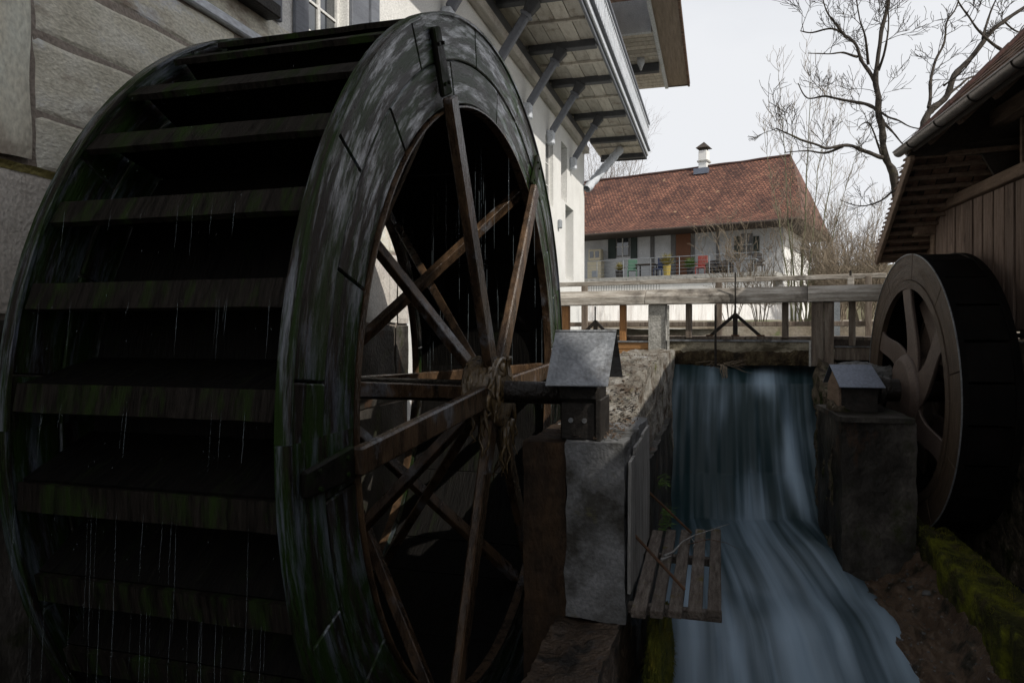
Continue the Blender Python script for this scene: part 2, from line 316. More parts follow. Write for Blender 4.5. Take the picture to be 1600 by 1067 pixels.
m_buck = wet_wood('wet_bucket_board', [(.003, .0025, .002), (.026, .022, .019)], (.020, .036, .009), .5, False, (.5, .66))
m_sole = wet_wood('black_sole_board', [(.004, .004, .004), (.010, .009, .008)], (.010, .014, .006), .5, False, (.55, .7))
m_arm = mk('wet_brown_arm', [(.012, .008, .005), (.05, .030, .017), (.12, .072, .038)], 3, .28, .4, (3, 3, .7), rand=.2, stains=[((.16, .17, .19), 2.2, .58, .68)])  # grey patches put a wet sheen into the brown colour
m_endm = wet_wood('mossy_arm_end', [(.004, .004, .003), (.014, .012, .010)], (.010, .020, .004), .4, False, (.45, .6))
m_axle = mk('black_wet_axle', [(.005, .004, .003), (.016, .011, .008)], 5, .3, .5, rand=.05, spec=.25)
m_slime = mk('ochre_slime', [(.03, .02, .009), (.10, .065, .028), (.17, .12, .06)], 9, .18, .8, (1, 1, .3), rand=.1, spec=.8)
m_rwring = wet_wood('brown_iron_shroud', [(.045, .032, .023), (.095, .068, .048)], (.07, .052, .036), .45, True, (.5, .8), None, .2)
m_rwarm = mk('pinkish_brown_arm', [(.07, .05, .042), (.13, .098, .083)], 3, .55, .2, rand=.1)
m_rwback = mk('brown_back_boards', [(.07, .052, .045), (.13, .10, .086)], 3, .7, .3, rand=.25, spec=.1)
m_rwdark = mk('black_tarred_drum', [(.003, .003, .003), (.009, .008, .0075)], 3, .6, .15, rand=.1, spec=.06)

def water_mat(name, deep, pale, lo, hi, sx, sy, rough=.25, extra=None, rib=False):
    m = bpy.data.materials.new(name); m.use_nodes = True; t = m.node_tree; N = t.nodes.new; l = t.links.new
    b = t.nodes['Principled BSDF']; tc = N('ShaderNodeTexCoord')
    mp = N('ShaderNodeMapping'); mp.inputs['Scale'].default_value = (sx, sy, 1); l(tc.outputs['UV'], mp.inputs[0])
    n1 = N('ShaderNodeTexNoise'); n1.inputs['Scale'].default_value = 1; n1.inputs['Detail'].default_value = 5; n1.inputs['Roughness'].default_value = .45; n1.inputs['Distortion'].default_value = .5; l(mp.outputs[0], n1.inputs['Vector'])
    mp2 = N('ShaderNodeMapping'); mp2.inputs['Scale'].default_value = (sx*.16, sy*1.3, 1); mp2.inputs['Location'].default_value = (3.3, 1.2, 0); l(tc.outputs['UV'], mp2.inputs[0])
    n2 = N('ShaderNodeTexNoise'); n2.inputs['Scale'].default_value = 1; n2.inputs['Detail'].default_value = 3; l(mp2.outputs[0], n2.inputs['Vector'])
    av = N('ShaderNodeMath'); av.operation = 'MULTIPLY_ADD'; av.inputs[1].default_value = .45; l(n1.outputs['Fac'], av.inputs[0])
    a2 = N('ShaderNodeMath'); a2.operation = 'MULTIPLY'; a2.inputs[1].default_value = .55; l(n2.outputs['Fac'], a2.inputs[0]); l(a2.outputs[0], av.inputs[2])
    cur = av.outputs[0]
    if extra:                                # foam grows towards the foot of the fall (v along the flow)
        sp = N('ShaderNodeSeparateXYZ'); l(tc.outputs['UV'], sp.inputs[0])
        fr = N('ShaderNodeMapRange'); fr.inputs['From Min'].default_value, fr.inputs['From Max'].default_value = extra[0], extra[1]
        fr.inputs['To Min'].default_value = 0; fr.inputs['To Max'].default_value = extra[2]; l(sp.outputs['Y'], fr.inputs[0])
        ad = N('ShaderNodeMath'); l(cur, ad.inputs[0]); l(fr.outputs[0], ad.inputs[1]); cur = ad.outputs[0]
    if rib:                                  # aerated ridge where the sheet folds over, and a smooth bulge at the lip
        for (uc, uw_, va, vb, amt, lean) in ((.80, .075, .16, .62, .34, -.06), (.66, .17, .12, .26, .24, 0), (.42, .10, .15, .34, .06, .1), (.12, .05, .14, .24, .08, 0), (.45, .12, .60, .98, .18, 0), (.76, .10, .56, 1.0, .22, -.05), (.15, .08, .62, .95, .12, .05), (.30, .05, .7, 1.0, .14, .04), (.60, .05, .6, .95, .12, -.03)):
            sh = N('ShaderNodeMath'); sh.operation = 'MULTIPLY_ADD'; sh.inputs[1].default_value = lean; l(sp.outputs['Y'], sh.inputs[0]); l(sp.outputs['X'], sh.inputs[2])
            wob = N('ShaderNodeMath'); wob.operation = 'MULTIPLY_ADD'; wob.inputs[1].default_value = .12; l(n2.outputs['Fac'], wob.inputs[0]); l(sh.outputs[0], wob.inputs[2])
            c_ = N('ShaderNodeMath'); c_.operation = 'SUBTRACT'; c_.inputs[1].default_value = uc+.06; l(wob.outputs[0], c_.inputs[0])
            ab = N('ShaderNodeMath'); ab.operation = 'ABSOLUTE'; l(c_.outputs[0], ab.inputs[0])
            g1_ = N('ShaderNodeMapRange'); g1_.interpolation_type = 'SMOOTHSTEP'; g1_.inputs['From Min'].default_value = uw_; g1_.inputs['From Max'].default_value = 0; l(ab.outputs[0], g1_.inputs[0])
            c2_ = N('ShaderNodeMath'); c2_.operation = 'SUBTRACT'; c2_.inputs[1].default_value = (va+vb)/2; l(sp.outputs['Y'], c2_.inputs[0])
            ab2 = N('ShaderNodeMath'); ab2.operation = 'ABSOLUTE'; l(c2_.outputs[0], ab2.inputs[0])
            g2_ = N('ShaderNodeMapRange'); g2_.interpolation_type = 'SMOOTHSTEP'; g2_.inputs['From Min'].default_value = (vb-va)/2; g2_.inputs['From Max'].default_value = 0; g2_.inputs['To Max'].default_value = amt; l(ab2.outputs[0], g2_.inputs[0])
            pm = N('ShaderNodeMath'); pm.operation = 'MULTIPLY_ADD'; l(g1_.outputs[0], pm.inputs[0]); l(g2_.outputs[0], pm.inputs[1]); l(cur, pm.inputs[2]); cur = pm.outputs[0]
    mr = N('ShaderNodeMapRange'); mr.interpolation_type = 'SMOOTHSTEP'; mr.inputs['From Min'].default_value = lo; mr.inputs['From Max'].default_value = hi; l(cur, mr.inputs[0])
    mm = N('ShaderNodeMixRGB'); l(mr.outputs[0], mm.inputs[0]); mm.inputs[1].default_value = lin(deep); mm.inputs[2].default_value = lin(pale); l(mm.outputs[0], b.inputs['Base Color'])
    b.inputs['Roughness'].default_value = rough; b.inputs['IOR'].default_value = 1.33
    if rib:                                  # the sheet thins to a clear film along its right bank
        e1_ = N('ShaderNodeMath'); e1_.operation = 'MULTIPLY_ADD'; e1_.inputs[1].default_value = .22; l(n1.outputs['Fac'], e1_.inputs[0]); l(sp.outputs['X'], e1_.inputs[2])
        e2_ = N('ShaderNodeMapRange'); e2_.interpolation_type = 'SMOOTHSTEP'; e2_.inputs['From Min'].default_value = .98; e2_.inputs['From Max'].default_value = 1.12; e2_.inputs['To Min'].default_value = 1; e2_.inputs['To Max'].default_value = 0; l(e1_.outputs[0], e2_.inputs[0])
        e3_ = N('ShaderNodeMapRange'); e3_.inputs['From Min'].default_value = .5; e3_.inputs['From Max'].default_value = .62; e3_.inputs['To Min'].default_value = 1; e3_.inputs['To Max'].default_value = 0; l(sp.outputs['Y'], e3_.inputs[0])
        e4_ = N('ShaderNodeMath'); e4_.operation = 'MAXIMUM'; l(e2_.outputs[0], e4_.inputs[0]); l(e3_.outputs[0], e4_.inputs[1]); l(e4_.outputs[0], b.inputs['Alpha'])
    bp = N('ShaderNodeBump'); bp.inputs['Strength'].default_value = .12 if rib else .35; bp.inputs['Distance'].default_value = .05; l(n1.outputs['Fac'], bp.inputs['Height']); l(bp.outputs[0], b.inputs['Normal'])
    return m
m_fall = water_mat('falling_water', (.010, .028, .032), (.30, .40, .50), .45, .86, 17, 2.2, .45, (.42, .85, .15), True)
m_calm = water_mat('canal_water', (.03, .045, .035), (.05, .07, .06), .4, .7, 30, 30, .08)
m_tail = water_mat('tail_water', (.010, .015, .018), (.16, .20, .24), .52, .75, 14, 5, .2)
m_drop = bpy.data.materials.new('drip_water'); m_drop.use_nodes = True
_b = m_drop.node_tree.nodes['Principled BSDF']; _b.inputs['Base Color'].default_value = (.30, .36, .40, 1); _b.inputs['Roughness'].default_value = .1; _b.inputs['Alpha'].default_value = .16

def tile_roof_mat():
    m = bpy.data.materials.new('red_roof_tiles'); m.use_nodes = True; t = m.node_tree; N = t.nodes.new; l = t.links.new
    b = t.nodes['Principled BSDF']; tc = N('ShaderNodeTexCoord')
    br = N('ShaderNodeTexBrick'); br.inputs['Scale'].default_value = 1; br.inputs['Brick Width'].default_value = .20; br.inputs['Row Height'].default_value = .17
    br.inputs['Mortar Size'].default_value = .03; br.inputs['Mortar Smooth'].default_value = .4; br.inputs['Bias'].default_value = -.1
    br.inputs['Color1'].default_value = (.13, .058, .042, 1); br.inputs['Color2'].default_value = (.31, .145, .095, 1); br.inputs['Mortar'].default_value = (.035, .02, .018, 1)
    l(tc.outputs['UV'], br.inputs['Vector'])
    n = N('ShaderNodeTexNoise'); n.inputs['Scale'].default_value = .55; n.inputs['Detail'].default_value = 10; n.inputs['Roughness'].default_value = .7; l(tc.outputs['UV'], n.inputs['Vector'])
    rp = N('ShaderNodeValToRGB'); e = rp.color_ramp.elements; e[0].position = .35; e[0].color = (.5, .47, .48, 1); e[1].position = .68; e[1].color = (1.5, 1.42, 1.32, 1); l(n.outputs['Fac'], rp.inputs[0])
    mu = N('ShaderNodeMixRGB'); mu.blend_type = 'MULTIPLY'; mu.inputs[0].default_value = 1; l(br.outputs[0], mu.inputs[1]); l(rp.outputs[0], mu.inputs[2])
    n2 = N('ShaderNodeTexNoise'); n2.inputs['Scale'].default_value = 2.3; n2.inputs['Detail'].default_value = 4; l(tc.outputs['UV'], n2.inputs['Vector'])
    mr = N('ShaderNodeMapRange'); mr.inputs['From Min'].default_value = .66; mr.inputs['From Max'].default_value = .72; l(n2.outputs['Fac'], mr.inputs[0])
    mm = N('ShaderNodeMixRGB'); l(mr.outputs[0], mm.inputs[0]); l(mu.outputs[0], mm.inputs[1]); mm.inputs[2].default_value = (.36, .22, .13, 1)
    l(mm.outputs[0], b.inputs['Base Color']); b.inputs['Roughness'].default_value = .85
    sp = N('ShaderNodeSeparateXYZ'); l(tc.outputs['UV'], sp.inputs[0])
    dv = N('ShaderNodeMath'); dv.operation = 'DIVIDE'; dv.inputs[1].default_value = .17; l(sp.outputs['Y'], dv.inputs[0])
    fr = N('ShaderNodeMath'); fr.operation = 'FRACT'; l(dv.outputs[0], fr.inputs[0])
    sb = N('ShaderNodeMath'); sb.operation = 'SUBTRACT'; l(br.outputs['Fac'], sb.inputs[1]); l(fr.outputs[0], sb.inputs[0])
    bp = N('ShaderNodeBump'); bp.invert = True; bp.inputs['Strength'].default_value = .9; bp.inputs['Distance'].default_value = .05; l(fr.outputs[0], bp.inputs['Height']); l(bp.outputs[0], b.inputs['Normal'])
    return m
m_roof = tile_roof_mat()

# ================================================================ SETTING: ground, hill, canal, water
def gh(x, y):
    if y < 12.25:
        return -3.5 if x < 3.8 else -.12
    h = -.14 + .62*min(1, max(0, (y-15)/20)) + (.35*mnoise.noise(Vector((x*.11, y*.11, 3))) if y > 40 else .05*mnoise.noise(Vector((x*.6, y*.6, 3))))
    if -9 < x < 3.6 + .18*(y-12) and y < 24: h = -1.1
    return h
xs = [-700, -200, -80, -40, -20, -9.02, -9, -6, -4, -2, 0, 2, 3.79, 3.81, 4.6, 5.2, 6, 8, 10, 12, 15, 20, 30, 45, 80, 200, 700]
ys = [-60, -20, 0, 6, 12.24, 12.26, 14, 16, 18, 20, 22, 23.98, 24, 26, 28, 30, 33, 36, 40, 50, 70, 120, 250, 800]
g = MB(); nx = len(xs)
for y in ys:
    for x in xs: g.v.append(Vector((x, y, gh(x, y))))
for j in range(len(ys)-1):
    for i in range(nx-1): a = j*nx+i; g.f.append((a, a+1, a+nx+1, a+nx))
struct('ground', g, m_ground)
hl = MB()
hl.grid(lambda u, v: (-420+1000*u, 300+120*v, 40*math.sin(v*math.pi/2)*(.72+.28*mnoise.noise(Vector((u*7, 0, 0)))+.10*mnoise.noise(Vector((u*60, v*9, 0)))) - 1), 160, 10)
struct('hill', hl, m_hill, smooth=True)
cw = MB(); cw.grid(lambda u, v: (-9+14.5*u, 12.2+11.9*v, -.45), 4, 4, True); struct('canal_water', cw, m_calm)
# gravel bank beyond the canal
gb = MB(); gb.grid(lambda u, v: (P(890+360*u, 512, 23+5*v).x, P(890+360*u, 512, 23+5*v).y, .02+.16*v+.05*mnoise.noise(Vector((u*14, v*6, 0)))), 50, 12)
struct('gravel_bank', gb, m_grav)
# tail water in the channel
tw = MB(); tw.grid(lambda u, v: (-4.2+8.2*u, -8+17.4*v, -3.02+.03*mnoise.noise(Vector((u*12, v*20, 0)))), 60, 90, True)
struct('tail_water', tw, m_tail, smooth=True)

# the fall: a sheet that follows left and right bank lines, v along the flow
def at_path(tab, v):
    for a, b in zip(tab, tab[1:]):
        if v <= b[0]:
            k = (v-a[0])/(b[0]-a[0]); k = k*k*(3-2*k)*.25+k*.75; return Vector(a[1]).lerp(Vector(b[1]), k)
    return Vector(tab[-1][1])
LT = [(0, P(1036, 546, 12.4)), (.07, PZ(1038, 560, -.50)), (.13, PZ(1038, 569, -.56)), (.2, P(1036, 600, 11.05)), (.3, P(1033, 660, 10.75)), (.42, P(1029, 740, 10.35)), (.53, P(1028, 815, 9.8)),
      (.6, P(1028, 865, 8.9)), (.68, P(1030, 930, 7.6)), (.8, PZ(1030, 1010, -2.93)), (.9, PZ(1022, 1120, -2.95)), (1, PZ(1000, 1500, -2.97))]
RT = [(0, P(1275, 546, 12.0)), (.07, PZ(1272, 560, -.50)), (.13, PZ(1272, 571, -.56)), (.2, P(1274, 600, 10.7)), (.3, P(1278, 660, 10.4)), (.42, P(1288, 740, 9.95)), (.53, P(1306, 815, 8.9)),
      (.6, P(1345, 862, 8.2)), (.68, P(1412, 930, 7.55)), (.8, PZ(1478, 1010, -2.93)), (.9, PZ(1540, 1100, -2.95)), (1, PZ(1800, 1500, -2.97))]
def fallpt(u, v):
    a = at_path(LT, v); b = at_path(RT, v); p = a.lerp(b, u)
    amp = .015 + .045*min(1, max(0, (v-.1)*3))
    q = Vector((u*6, v*2.6, 1)); n_ = mnoise.noise(q) + .22*mnoise.noise(Vector((u*34, v*4, 2))) + (.5*mnoise.noise(Vector((u*14, v*16, 5))) if v > .56 else 0)*min(1, (v-.56)*12)
    rib = math.exp(-((u-(.80-.06*math.sin(v*9)))/.06)**2)*.13*max(0, min(1, (v-.12)*8))*max(0, 1-v*1.5)   # thick rib of water on the right
    hump = .22*math.exp(-((v-.62)/.07)**2)*(.5+.5*mnoise.noise(Vector((u*6, 0, 4)))) + .10*math.exp(-((v-.76)/.06)**2)
    fwd = Vector((.15, -1, 0))
    return p + Vector((0, 0, amp*n_*.8+hump)) + fwd*(amp*n_+rib)*(1 if v < .62 else .2) - Vector((0, 0, .0))
fm = MB(); fm.grid(fallpt, 90, 190, True)
struct('waterfall', fm, m_fall, smooth=True)
# slab between the fall and the mossy wall, and the second tail race
def slabpt(u, v):
    a = PZ(1255, 842, -2.66).lerp(PZ(1400, 1090, -3.06), v); b = PZ(1438, 838, -2.28).lerp(PZ(1650, 1100, -2.44), v)
    p = a.lerp(b, u); p.z = a.z+(b.z-a.z)*u**2.6; return p + Vector((0, 0, .045*mnoise.noise(Vector((u*5, v*8, 2)))+.05*mnoise.noise(Vector((u*9, v*16, 7)))+.035*mnoise.noise(Vector((u*16, v*30, 2)))))
sl = MB(); sl.grid(slabpt, 70, 120); struct('stone_slab', sl, m_slab, smooth=True)
t2 = MB(); t2.grid(lambda u, v: (2.2+2.2*u, 2+9*v, -2.62+.03*mnoise.noise(Vector((u*6, v*8, 5)))), 20, 40, True); struct('side_race_water', t2, m_tail, smooth=True)

# ================================================================ MILL BUILDING (left)
A = 3.9
mill = thing('mill_building', 'tall white plastered mill with sandstone base and grey braced balcony, behind the big water wheel', 'building', (-A, 14, -3.4))
Yend = WALL(913, 515, A).y
def box(x0, x1, y0, y1, z0, z1): return MB().bb(x0, x1, y0, y1, z0, z1)
wins = [(YW(380, A)-1.0, YW(378, A)-.12, 2.85, 4.3), (YW(480, A), YW(543, A), 2.75, 4.3), (YW(775, A), YW(805, A), 2.9, 4.3), (YW(853, A)-.05, YW(863, A)+.1, 3.0, 4.6),
        (YW(872, A)+.35, YW(880, A)+.5, 3.4, 4.9), (YW(883.3, A), YW(896, A), 1.35, 3.35), (YW(838, A), YW(848, A), 1.35, 3.35)]
def wall_with_holes(y0, y1, z0, z1, holes, x, th=.35):
    m = MB(); cy = sorted({y0, y1} | {h[0] for h in holes} | {h[1] for h in holes}); cz = sorted({z0, z1} | {h[2] for h in holes} | {h[3] for h in holes})
    cy = [c for c in cy if y0 <= c <= y1]; cz = [c for c in cz if z0 <= c <= z1]
    for a, b in zip(cy, cy[1:]):
        for c, d in zip(cz, cz[1:]):
            if any(h[0] <= a+1e-4 and b <= h[1]+1e-4 and h[2] <= c+1e-4 and d <= h[3]+1e-4 for h in holes): continue
            m.quad((x, a, c), (x, b, c), (x, b, d), (x, a, d))
    for (a, b, c, d) in holes:
        m.quad((x, a, c), (x-th, a, c), (x-th, a, d), (x, a, d)); m.quad((x, b, c), (x-th, b, c), (x-th, b, d), (x, b, d))
        m.quad((x, a, c), (x, b, c), (x-th, b, c), (x-th, a, c)); m.quad((x, a, d), (x, b, d), (x-th, b, d), (x-th, a, d))
    return m
YS = YW(600, A)                           # sandstone ends where the white plaster base begins
obj('wall', wall_with_holes(-14, 8.6, 2.58, 9.8, [h for h in wins if h[1] < 8.6], -A), m_white, mill)
obj('wall', wall_with_holes(8.6, Yend, -3.4, 9.8, [h for h in wins if h[0] > 8.6], -A), m_white, mill)
obj('end_wall', box(-16, -A-.0, Yend-.001, Yend, -3.4, 9.8), m_white, mill)
obj('mortar_bed', box(-A-.3, -A-.008, -14, 8.6, -3.4, 2.50), m_mortar, mill)
obj('cornice', box(-A-.2, -A+.05, 2.0, 8.6, 2.50, 2.585), m_lgrey, mill, bevel=.012)
obj('string_course', box(-A-.2, -A+.025, 2.0, 8.7, 2.588, 2.80), m_stone, mill, bevel=.01)
rng = random.Random(5)
def block(y0, y1, z0, z1, m, d=.0, name='stone_block'):
    mb = MB(); n = 26; k = 14; sd = rng.random()*50
    # rough-edged dressed face with thickness
    def pt(u, v):
        y = y0+(y1-y0)*u; z = z0+(z1-z0)*v
        e = min(u*(y1-y0), (1-u)*(y1-y0), v*(z1-z0), (1-v)*(z1-z0))
        nn = mnoise.noise_vector(Vector((y*2.3+sd, z*2.3, sd)))
        edge = 1 if e < 1e-5 else 0
        return (-A + d - (.010 if edge else 0) + .006*mnoise.noise(Vector((y*3, z*5, sd))), y + nn.y*.03, z + nn.z*.022)
    mb.grid(pt, n, k)
    o = obj(name, mb, m, mill, fix=False); return o
courses = [(.96, 1.285), (1.30, 1.755), (1.785, 2.165), (2.20, 2.495)]
for ci, (z0, z1) in enumerate(courses):
    y = 3.30 + (ci % 2)*.0
    first = [1.25, .95, 1.55, 1.9][ci]
    while y < 8.5:
        wd = first if first else rng.uniform(.8, 1.7); first = None
        block(y, min(8.58, y+wd-.045), z0, z1, m_stone); y += wd
for zi, (z0, z1) in enumerate([(-.9, .05), (.09, .92)]):
    y = 2.2
    while y < 8.5:
        wd = rng.uniform(1.1, 1.9); block(y, min(8.58, y+wd-.03), z0, z1, m_foot if zi else m_wetc, .03); y += wd
block(1.5, 3.24, .99, 1.95, m_quoin, .04); block(1.5, 3.24, 1.98, 3.2, m_quoin, .04)
obj('wet_base', box(-A-.3, -A-.0, -4, 8.6, -3.4, -.92), m_wetc, mill)
lc = MB(); lc.grid(lambda u, v: (-A+.045-.02*v+.01*mnoise.noise(Vector((u*20, v*3, 0))), 2.0+1.9*u, .955-.045*v+.012*mnoise.noise(Vector((u*13, 0, 1)))), 40, 2)
obj('lichen_line', lc, m_lichen, mill)
# windows: frame, panes, muntins; grey shutters
def window(y0, y1, z0, z1, x, root, depth=.10, sash=m_sash, nx_=2, nz=3):
    f = MB(); t = .055; X0, X1 = x-depth-.05, x-depth
    f.bb(X0, X1, y0, y0+t, z0, z1).bb(X0, X1, y1-t, y1, z0, z1).bb(X0, X1, y0+t, y1-t, z0, z0+t).bb(X0, X1, y0+t, y1-t, z1-t, z1)
    fr = obj('window_frame', f, sash, root)
    obj('window_pane', box(X0+.012, X0+.022, y0+t, y1-t, z0+t, z1-t), m_glass, fr)
    mm = MB()
    for i in range(1, nx_): c = y0+(y1-y0)*i/nx_; mm.bb(X0+.004, X1-.008, c-.022, c+.022, z0+t, z1-t)
    for i in range(1, nz): c = z0+(z1-z0)*i/nz; mm.bb(X0+.008, X1-.014, y0+t, y1-t, c-.013, c+.013)
    obj('muntins', mm, sash, fr)
for i, h in enumerate(wins): window(*h, -A, mill, .10 if i < 4 else .26, m_sash, 2, 3 if i != 1 else 5)
def shutter(y0, y1, z0, z1):
    obj('shutter', box(-A+.006, -A+.045, y0, y1, z0, z1), m_greyw, mill, bevel=.006)
shutter(YW(456, A), YW(477, A), 2.83, 4.4); shutter(YW(545, A), YW(571, A), 2.83, 4.4); shutter(YW(415, A), YW(435, A), 2.83, 4.4)
obj('shutter_post', box(-A+.006, -A+.06, YW(573, A), YW(586, A), 2.83, 5.4), m_greyw, mill)
obj('flower_box', box(-A+.02, -A+.17, YW(378, A)-1.1, YW(414, A), 2.76, 2.88), m_iron, mill, bevel=.01)
# wall lamp
obj('wall_lamp', MB().box((-A+.05, YW(872, A), (515-350)/F*WALL(872, 350, A).length*.985), (.09, .16, .22)), m_gate, mill, bevel=.02)
# balcony: wall plate, joists, soffit boards, braces, fascia, rail
A2 = 2.4; ZB = 5.87; Y0b = -1.0; Yb = WALL(1006, 515, A2).y
obj('wall_plate', box(-A+.004, -A+.16, 2.0, Yend-.05, 5.33, 5.52), m_cream, mill, bevel=.01)
obj('wall_plate_upper', box(-A+.004, -A+.10, 2.0, Yend-.05, 5.55, 5.80), m_greyw2, mill)
jy = [YW(930.5, A2)]
jys = [WALL(px, 515, A2).y for px in (930.5, 954, 977, 993.5)]
jys = [jys[0]-2.3*k for k in range(6, 0, -1)] + jys + [Yb-.25]
for y in jys:
    obj('joist', box(-A+.10, -A2+.02, y-.10, y+.10, ZB-.09, ZB+.10), m_greyw2, mill, bevel=.012)
# soffit boards run along the wall, each a part
sbw = 0.30; k = 0
for a, b in zip(jys, jys[1:]):
    for i in range(5):
        x0 = -A+.02+i*sbw; 
        obj('soffit_board', box(x0, x0+sbw-.014, a+.10, b-.10, ZB+.055+.012*(rng.random()-.5), ZB+.08), m_cream, mill)
    mid = (a+b)/2
    obj('soffit_batten', box(-A+.10, -A2-.02, mid-.035, mid+.035, ZB+.0, ZB+.05), m_cream, mill)
obj('balcony_floor', box(-A, -A2+.0, Y0b, Yb+.2, ZB+.105, ZB+.16), m_cream, mill)
obj('fascia_inner', box(-A2+.02, -A2+.07, Y0b, Yb+.22, ZB-.03, ZB+.20), m_greyw, mill, bevel=.008)
obj('fascia_moulding', box(-A2+.074, -A2+.13, Y0b, Yb+.24, ZB+.06, ZB+.22), m_lgrey, mill, bevel=.015)
obj('fascia_ledge', box(-A2+.0, -A2+.20, Y0b, Yb+.28, ZB+.222, ZB+.26), m_greyw, mill, bevel=.008)
obj('balcony_rail', box(-A2+.06, -A2+.18, Y0b, Yb+.3, ZB+1.13, ZB+1.21), m_greyw, mill, bevel=.012)
obj('balcony_rail_lower', box(-A2+.08, -A2+.15, Y0b, Yb+.28, ZB+1.03, ZB+1.08), m_lgrey, mill, bevel=.008)
# cut-out balustrade boards
y = 4.0
bb_ = None
while y < Yb+.15:
    if bb_ is None:
        m = MB(); pr = []
        for s_, z_ in ((1, 0), (1, .12), (.55, .22), (1, .36), (.75, .5), (1, .62), (.5, .70), (1, .78)): pr.append((s_, z_))
        W_ = .092
        pts = [Vector((0, W_*s_, z_)) for s_, z_ in pr] + [Vector((0, -W_*s_, z_)) for s_, z_ in reversed(pr)]
        m.extrude(pts, (0, 0, 0), (.025, 0, 0)); bb_ = obj('baluster_board', m, m_lgrey, mill, local=True)
        bb_.location = (-A2+.10-(-A), y-14, ZB+.26+3.4)
    else:
        c = bb_.copy(); col.objects.link(c); c.location = (bb_.location.x, y-14, bb_.location.z)
    y += .2
# end cap of balcony towards the far side
obj('fascia_end', box(-A+.0, -A2+.08, Yb+.20, Yb+.26, ZB-.05, ZB+.24), m_greyw2, mill)
obj('balcony_end_panel', box(-A+.0, -A2+.10, Yb+.18, Yb+.22, ZB+.28, ZB+1.1), m_lgrey, mill)
# braces with collars
def brace(foot, head, mat=m_greyw, w=.15, twisted=False):
    foot = Vector(foot); head = Vector(head)
    if twisted:
        m = MB(); n = 46; d = (head-foot)
        sx = d.cross(Vector((0, 0, 1))).normalized(); sy = sx.cross(d).normalized()
        pts = []; nv = 8
        b0 = len(m.v)
        for i in range(n+1):
            t_ = i/n; rr = .115*(1+.28*abs(math.sin(t_*math.pi*7))); 
            for j in range(nv):
                a = 2*math.pi*j/nv+t_*5; m.v.append(foot+d*t_+sx*math.cos(a)*rr+sy*math.sin(a)*rr)
        for i in range(n):
            for j in range(nv): a = i*nv+j; b = i*nv+(j+1) % nv; m.f.append((a, b, b+nv, a+nv))
        br = obj('brace', m, m_lgrey, mill, smooth=True)
        return br
    br = obj('brace', MB().beam(foot, head, w, w), mat, mill, bevel=.022)
    d = (head-foot); p = foot+d*.80
    obj('brace_collar', MB().beam(p-d.normalized()*.03, p+d.normalized()*.03, w+.07, w+.07), mat, br, bevel=.018)
    obj('brace_head', MB().beam(foot+d*.82, head+d*.04, w+.01, w+.02, w2=w+.10, h2=w+.10), m_greyw2, br, bevel=.02)
    obj('brace_foot', MB().box((-A+.09, foot.y, foot.z-.14), (.18, w+.02, .34)), m_lgrey, br, bevel=.03)
    return br
for y in jys[1:-2]: brace((-A+.12, y-.1, 4.70), (-3.12, y, ZB-.10))
brace((-A+.10, Yend-.15, 4.25), (-3.0, Yend+1.55, ZB-.05), twisted=True)
# upper floor eaves far off at the top
ZU = 8.55; f0, f1 = 19.6, 24.6
def UP(px, f): p = P(px, 515, f); return p.x, p.y
y_near, y_far = WALL(1036, 515, 1.8).y-4.2, WALL(1040, 515, 1.76).y
nb = 16
obj('eave_underlay', box(-A, -1.78, y_near, y_far, ZU+.035, ZU+.05), m_eave, mill)
for i in range(nb):
    a = y_near+(y_far-y_near)*i/nb; b = y_near+(y_far-y_near)*(i+1)/nb-.035
    obj('eave_board', box(-A, -1.78, a, b, ZU, ZU+.03), m_cream, mill)
obj('eave_wood_edge', box(-1.66, -1.0, y_near-8, y_far+.05, ZU+.02, ZU+.06), m_eavew, mill)
obj('eave_rafter', box(-1.70, -1.0, y_far-.02, y_far+.06, ZU-.0, ZU+.22), m_oldw, mill)
obj('eave_white_strip', box(-1.775, -1.665, y_near-8, y_far+.02, ZU-.05, ZU+.06), m_lgrey, mill)
obj('eave_tile_edge', MB().bb(-1.0, -.93, y_near-8, y_far+.1, ZU-.02, ZU+.10), m_tile, mill)
obj('roof', MB().quad((-.92, y_near-20, ZU+.08), (-.92, y_far+.12, ZU+.08), (-9, y_far+.12, ZU+6.2), (-9, y_near-20, ZU+6.2)), m_tile, mill)
ycb = WALL(985, 515, 2.4).y-.3
obj('eave_cross_beam', box(-A, -1.80, y_near+2.35, y_near+2.6, ZU-.28, ZU-.01), m_greyw2, mill, bevel=.02)
obj('bay_panel', box(-A, -1.82, y_near-.2, y_near-.05, ZU-.05, ZU+.9), m_lgrey, mill)
obj('upper_wall', box(-A-.2, -A, y_near-1, y_far, 7.0, ZU), m_white, mill)
fx = -2.32; fy = y_near+1.9
fu = MB(); fu.tube([(fx, fy, ZU-.0), (fx, fy, ZU-.16), (fx, fy, ZU-.30), (fx, fy, ZU-.38)], [.12, .12, .05, .03], 12); obj('rain_hopper', fu, m_lgrey, mill, smooth=True)
dp = MB(); dp.tube([(-2.85, y_near+2.3, ZU-.3), (-2.85, y_near+2.3, ZU-.75), (-2.75, y_near+2.5, ZU-1.0), (-2.7, y_near+2.6, ZU-1.9)], .09, 10); obj('downpipe', dp, m_lgrey, mill, smooth=True)

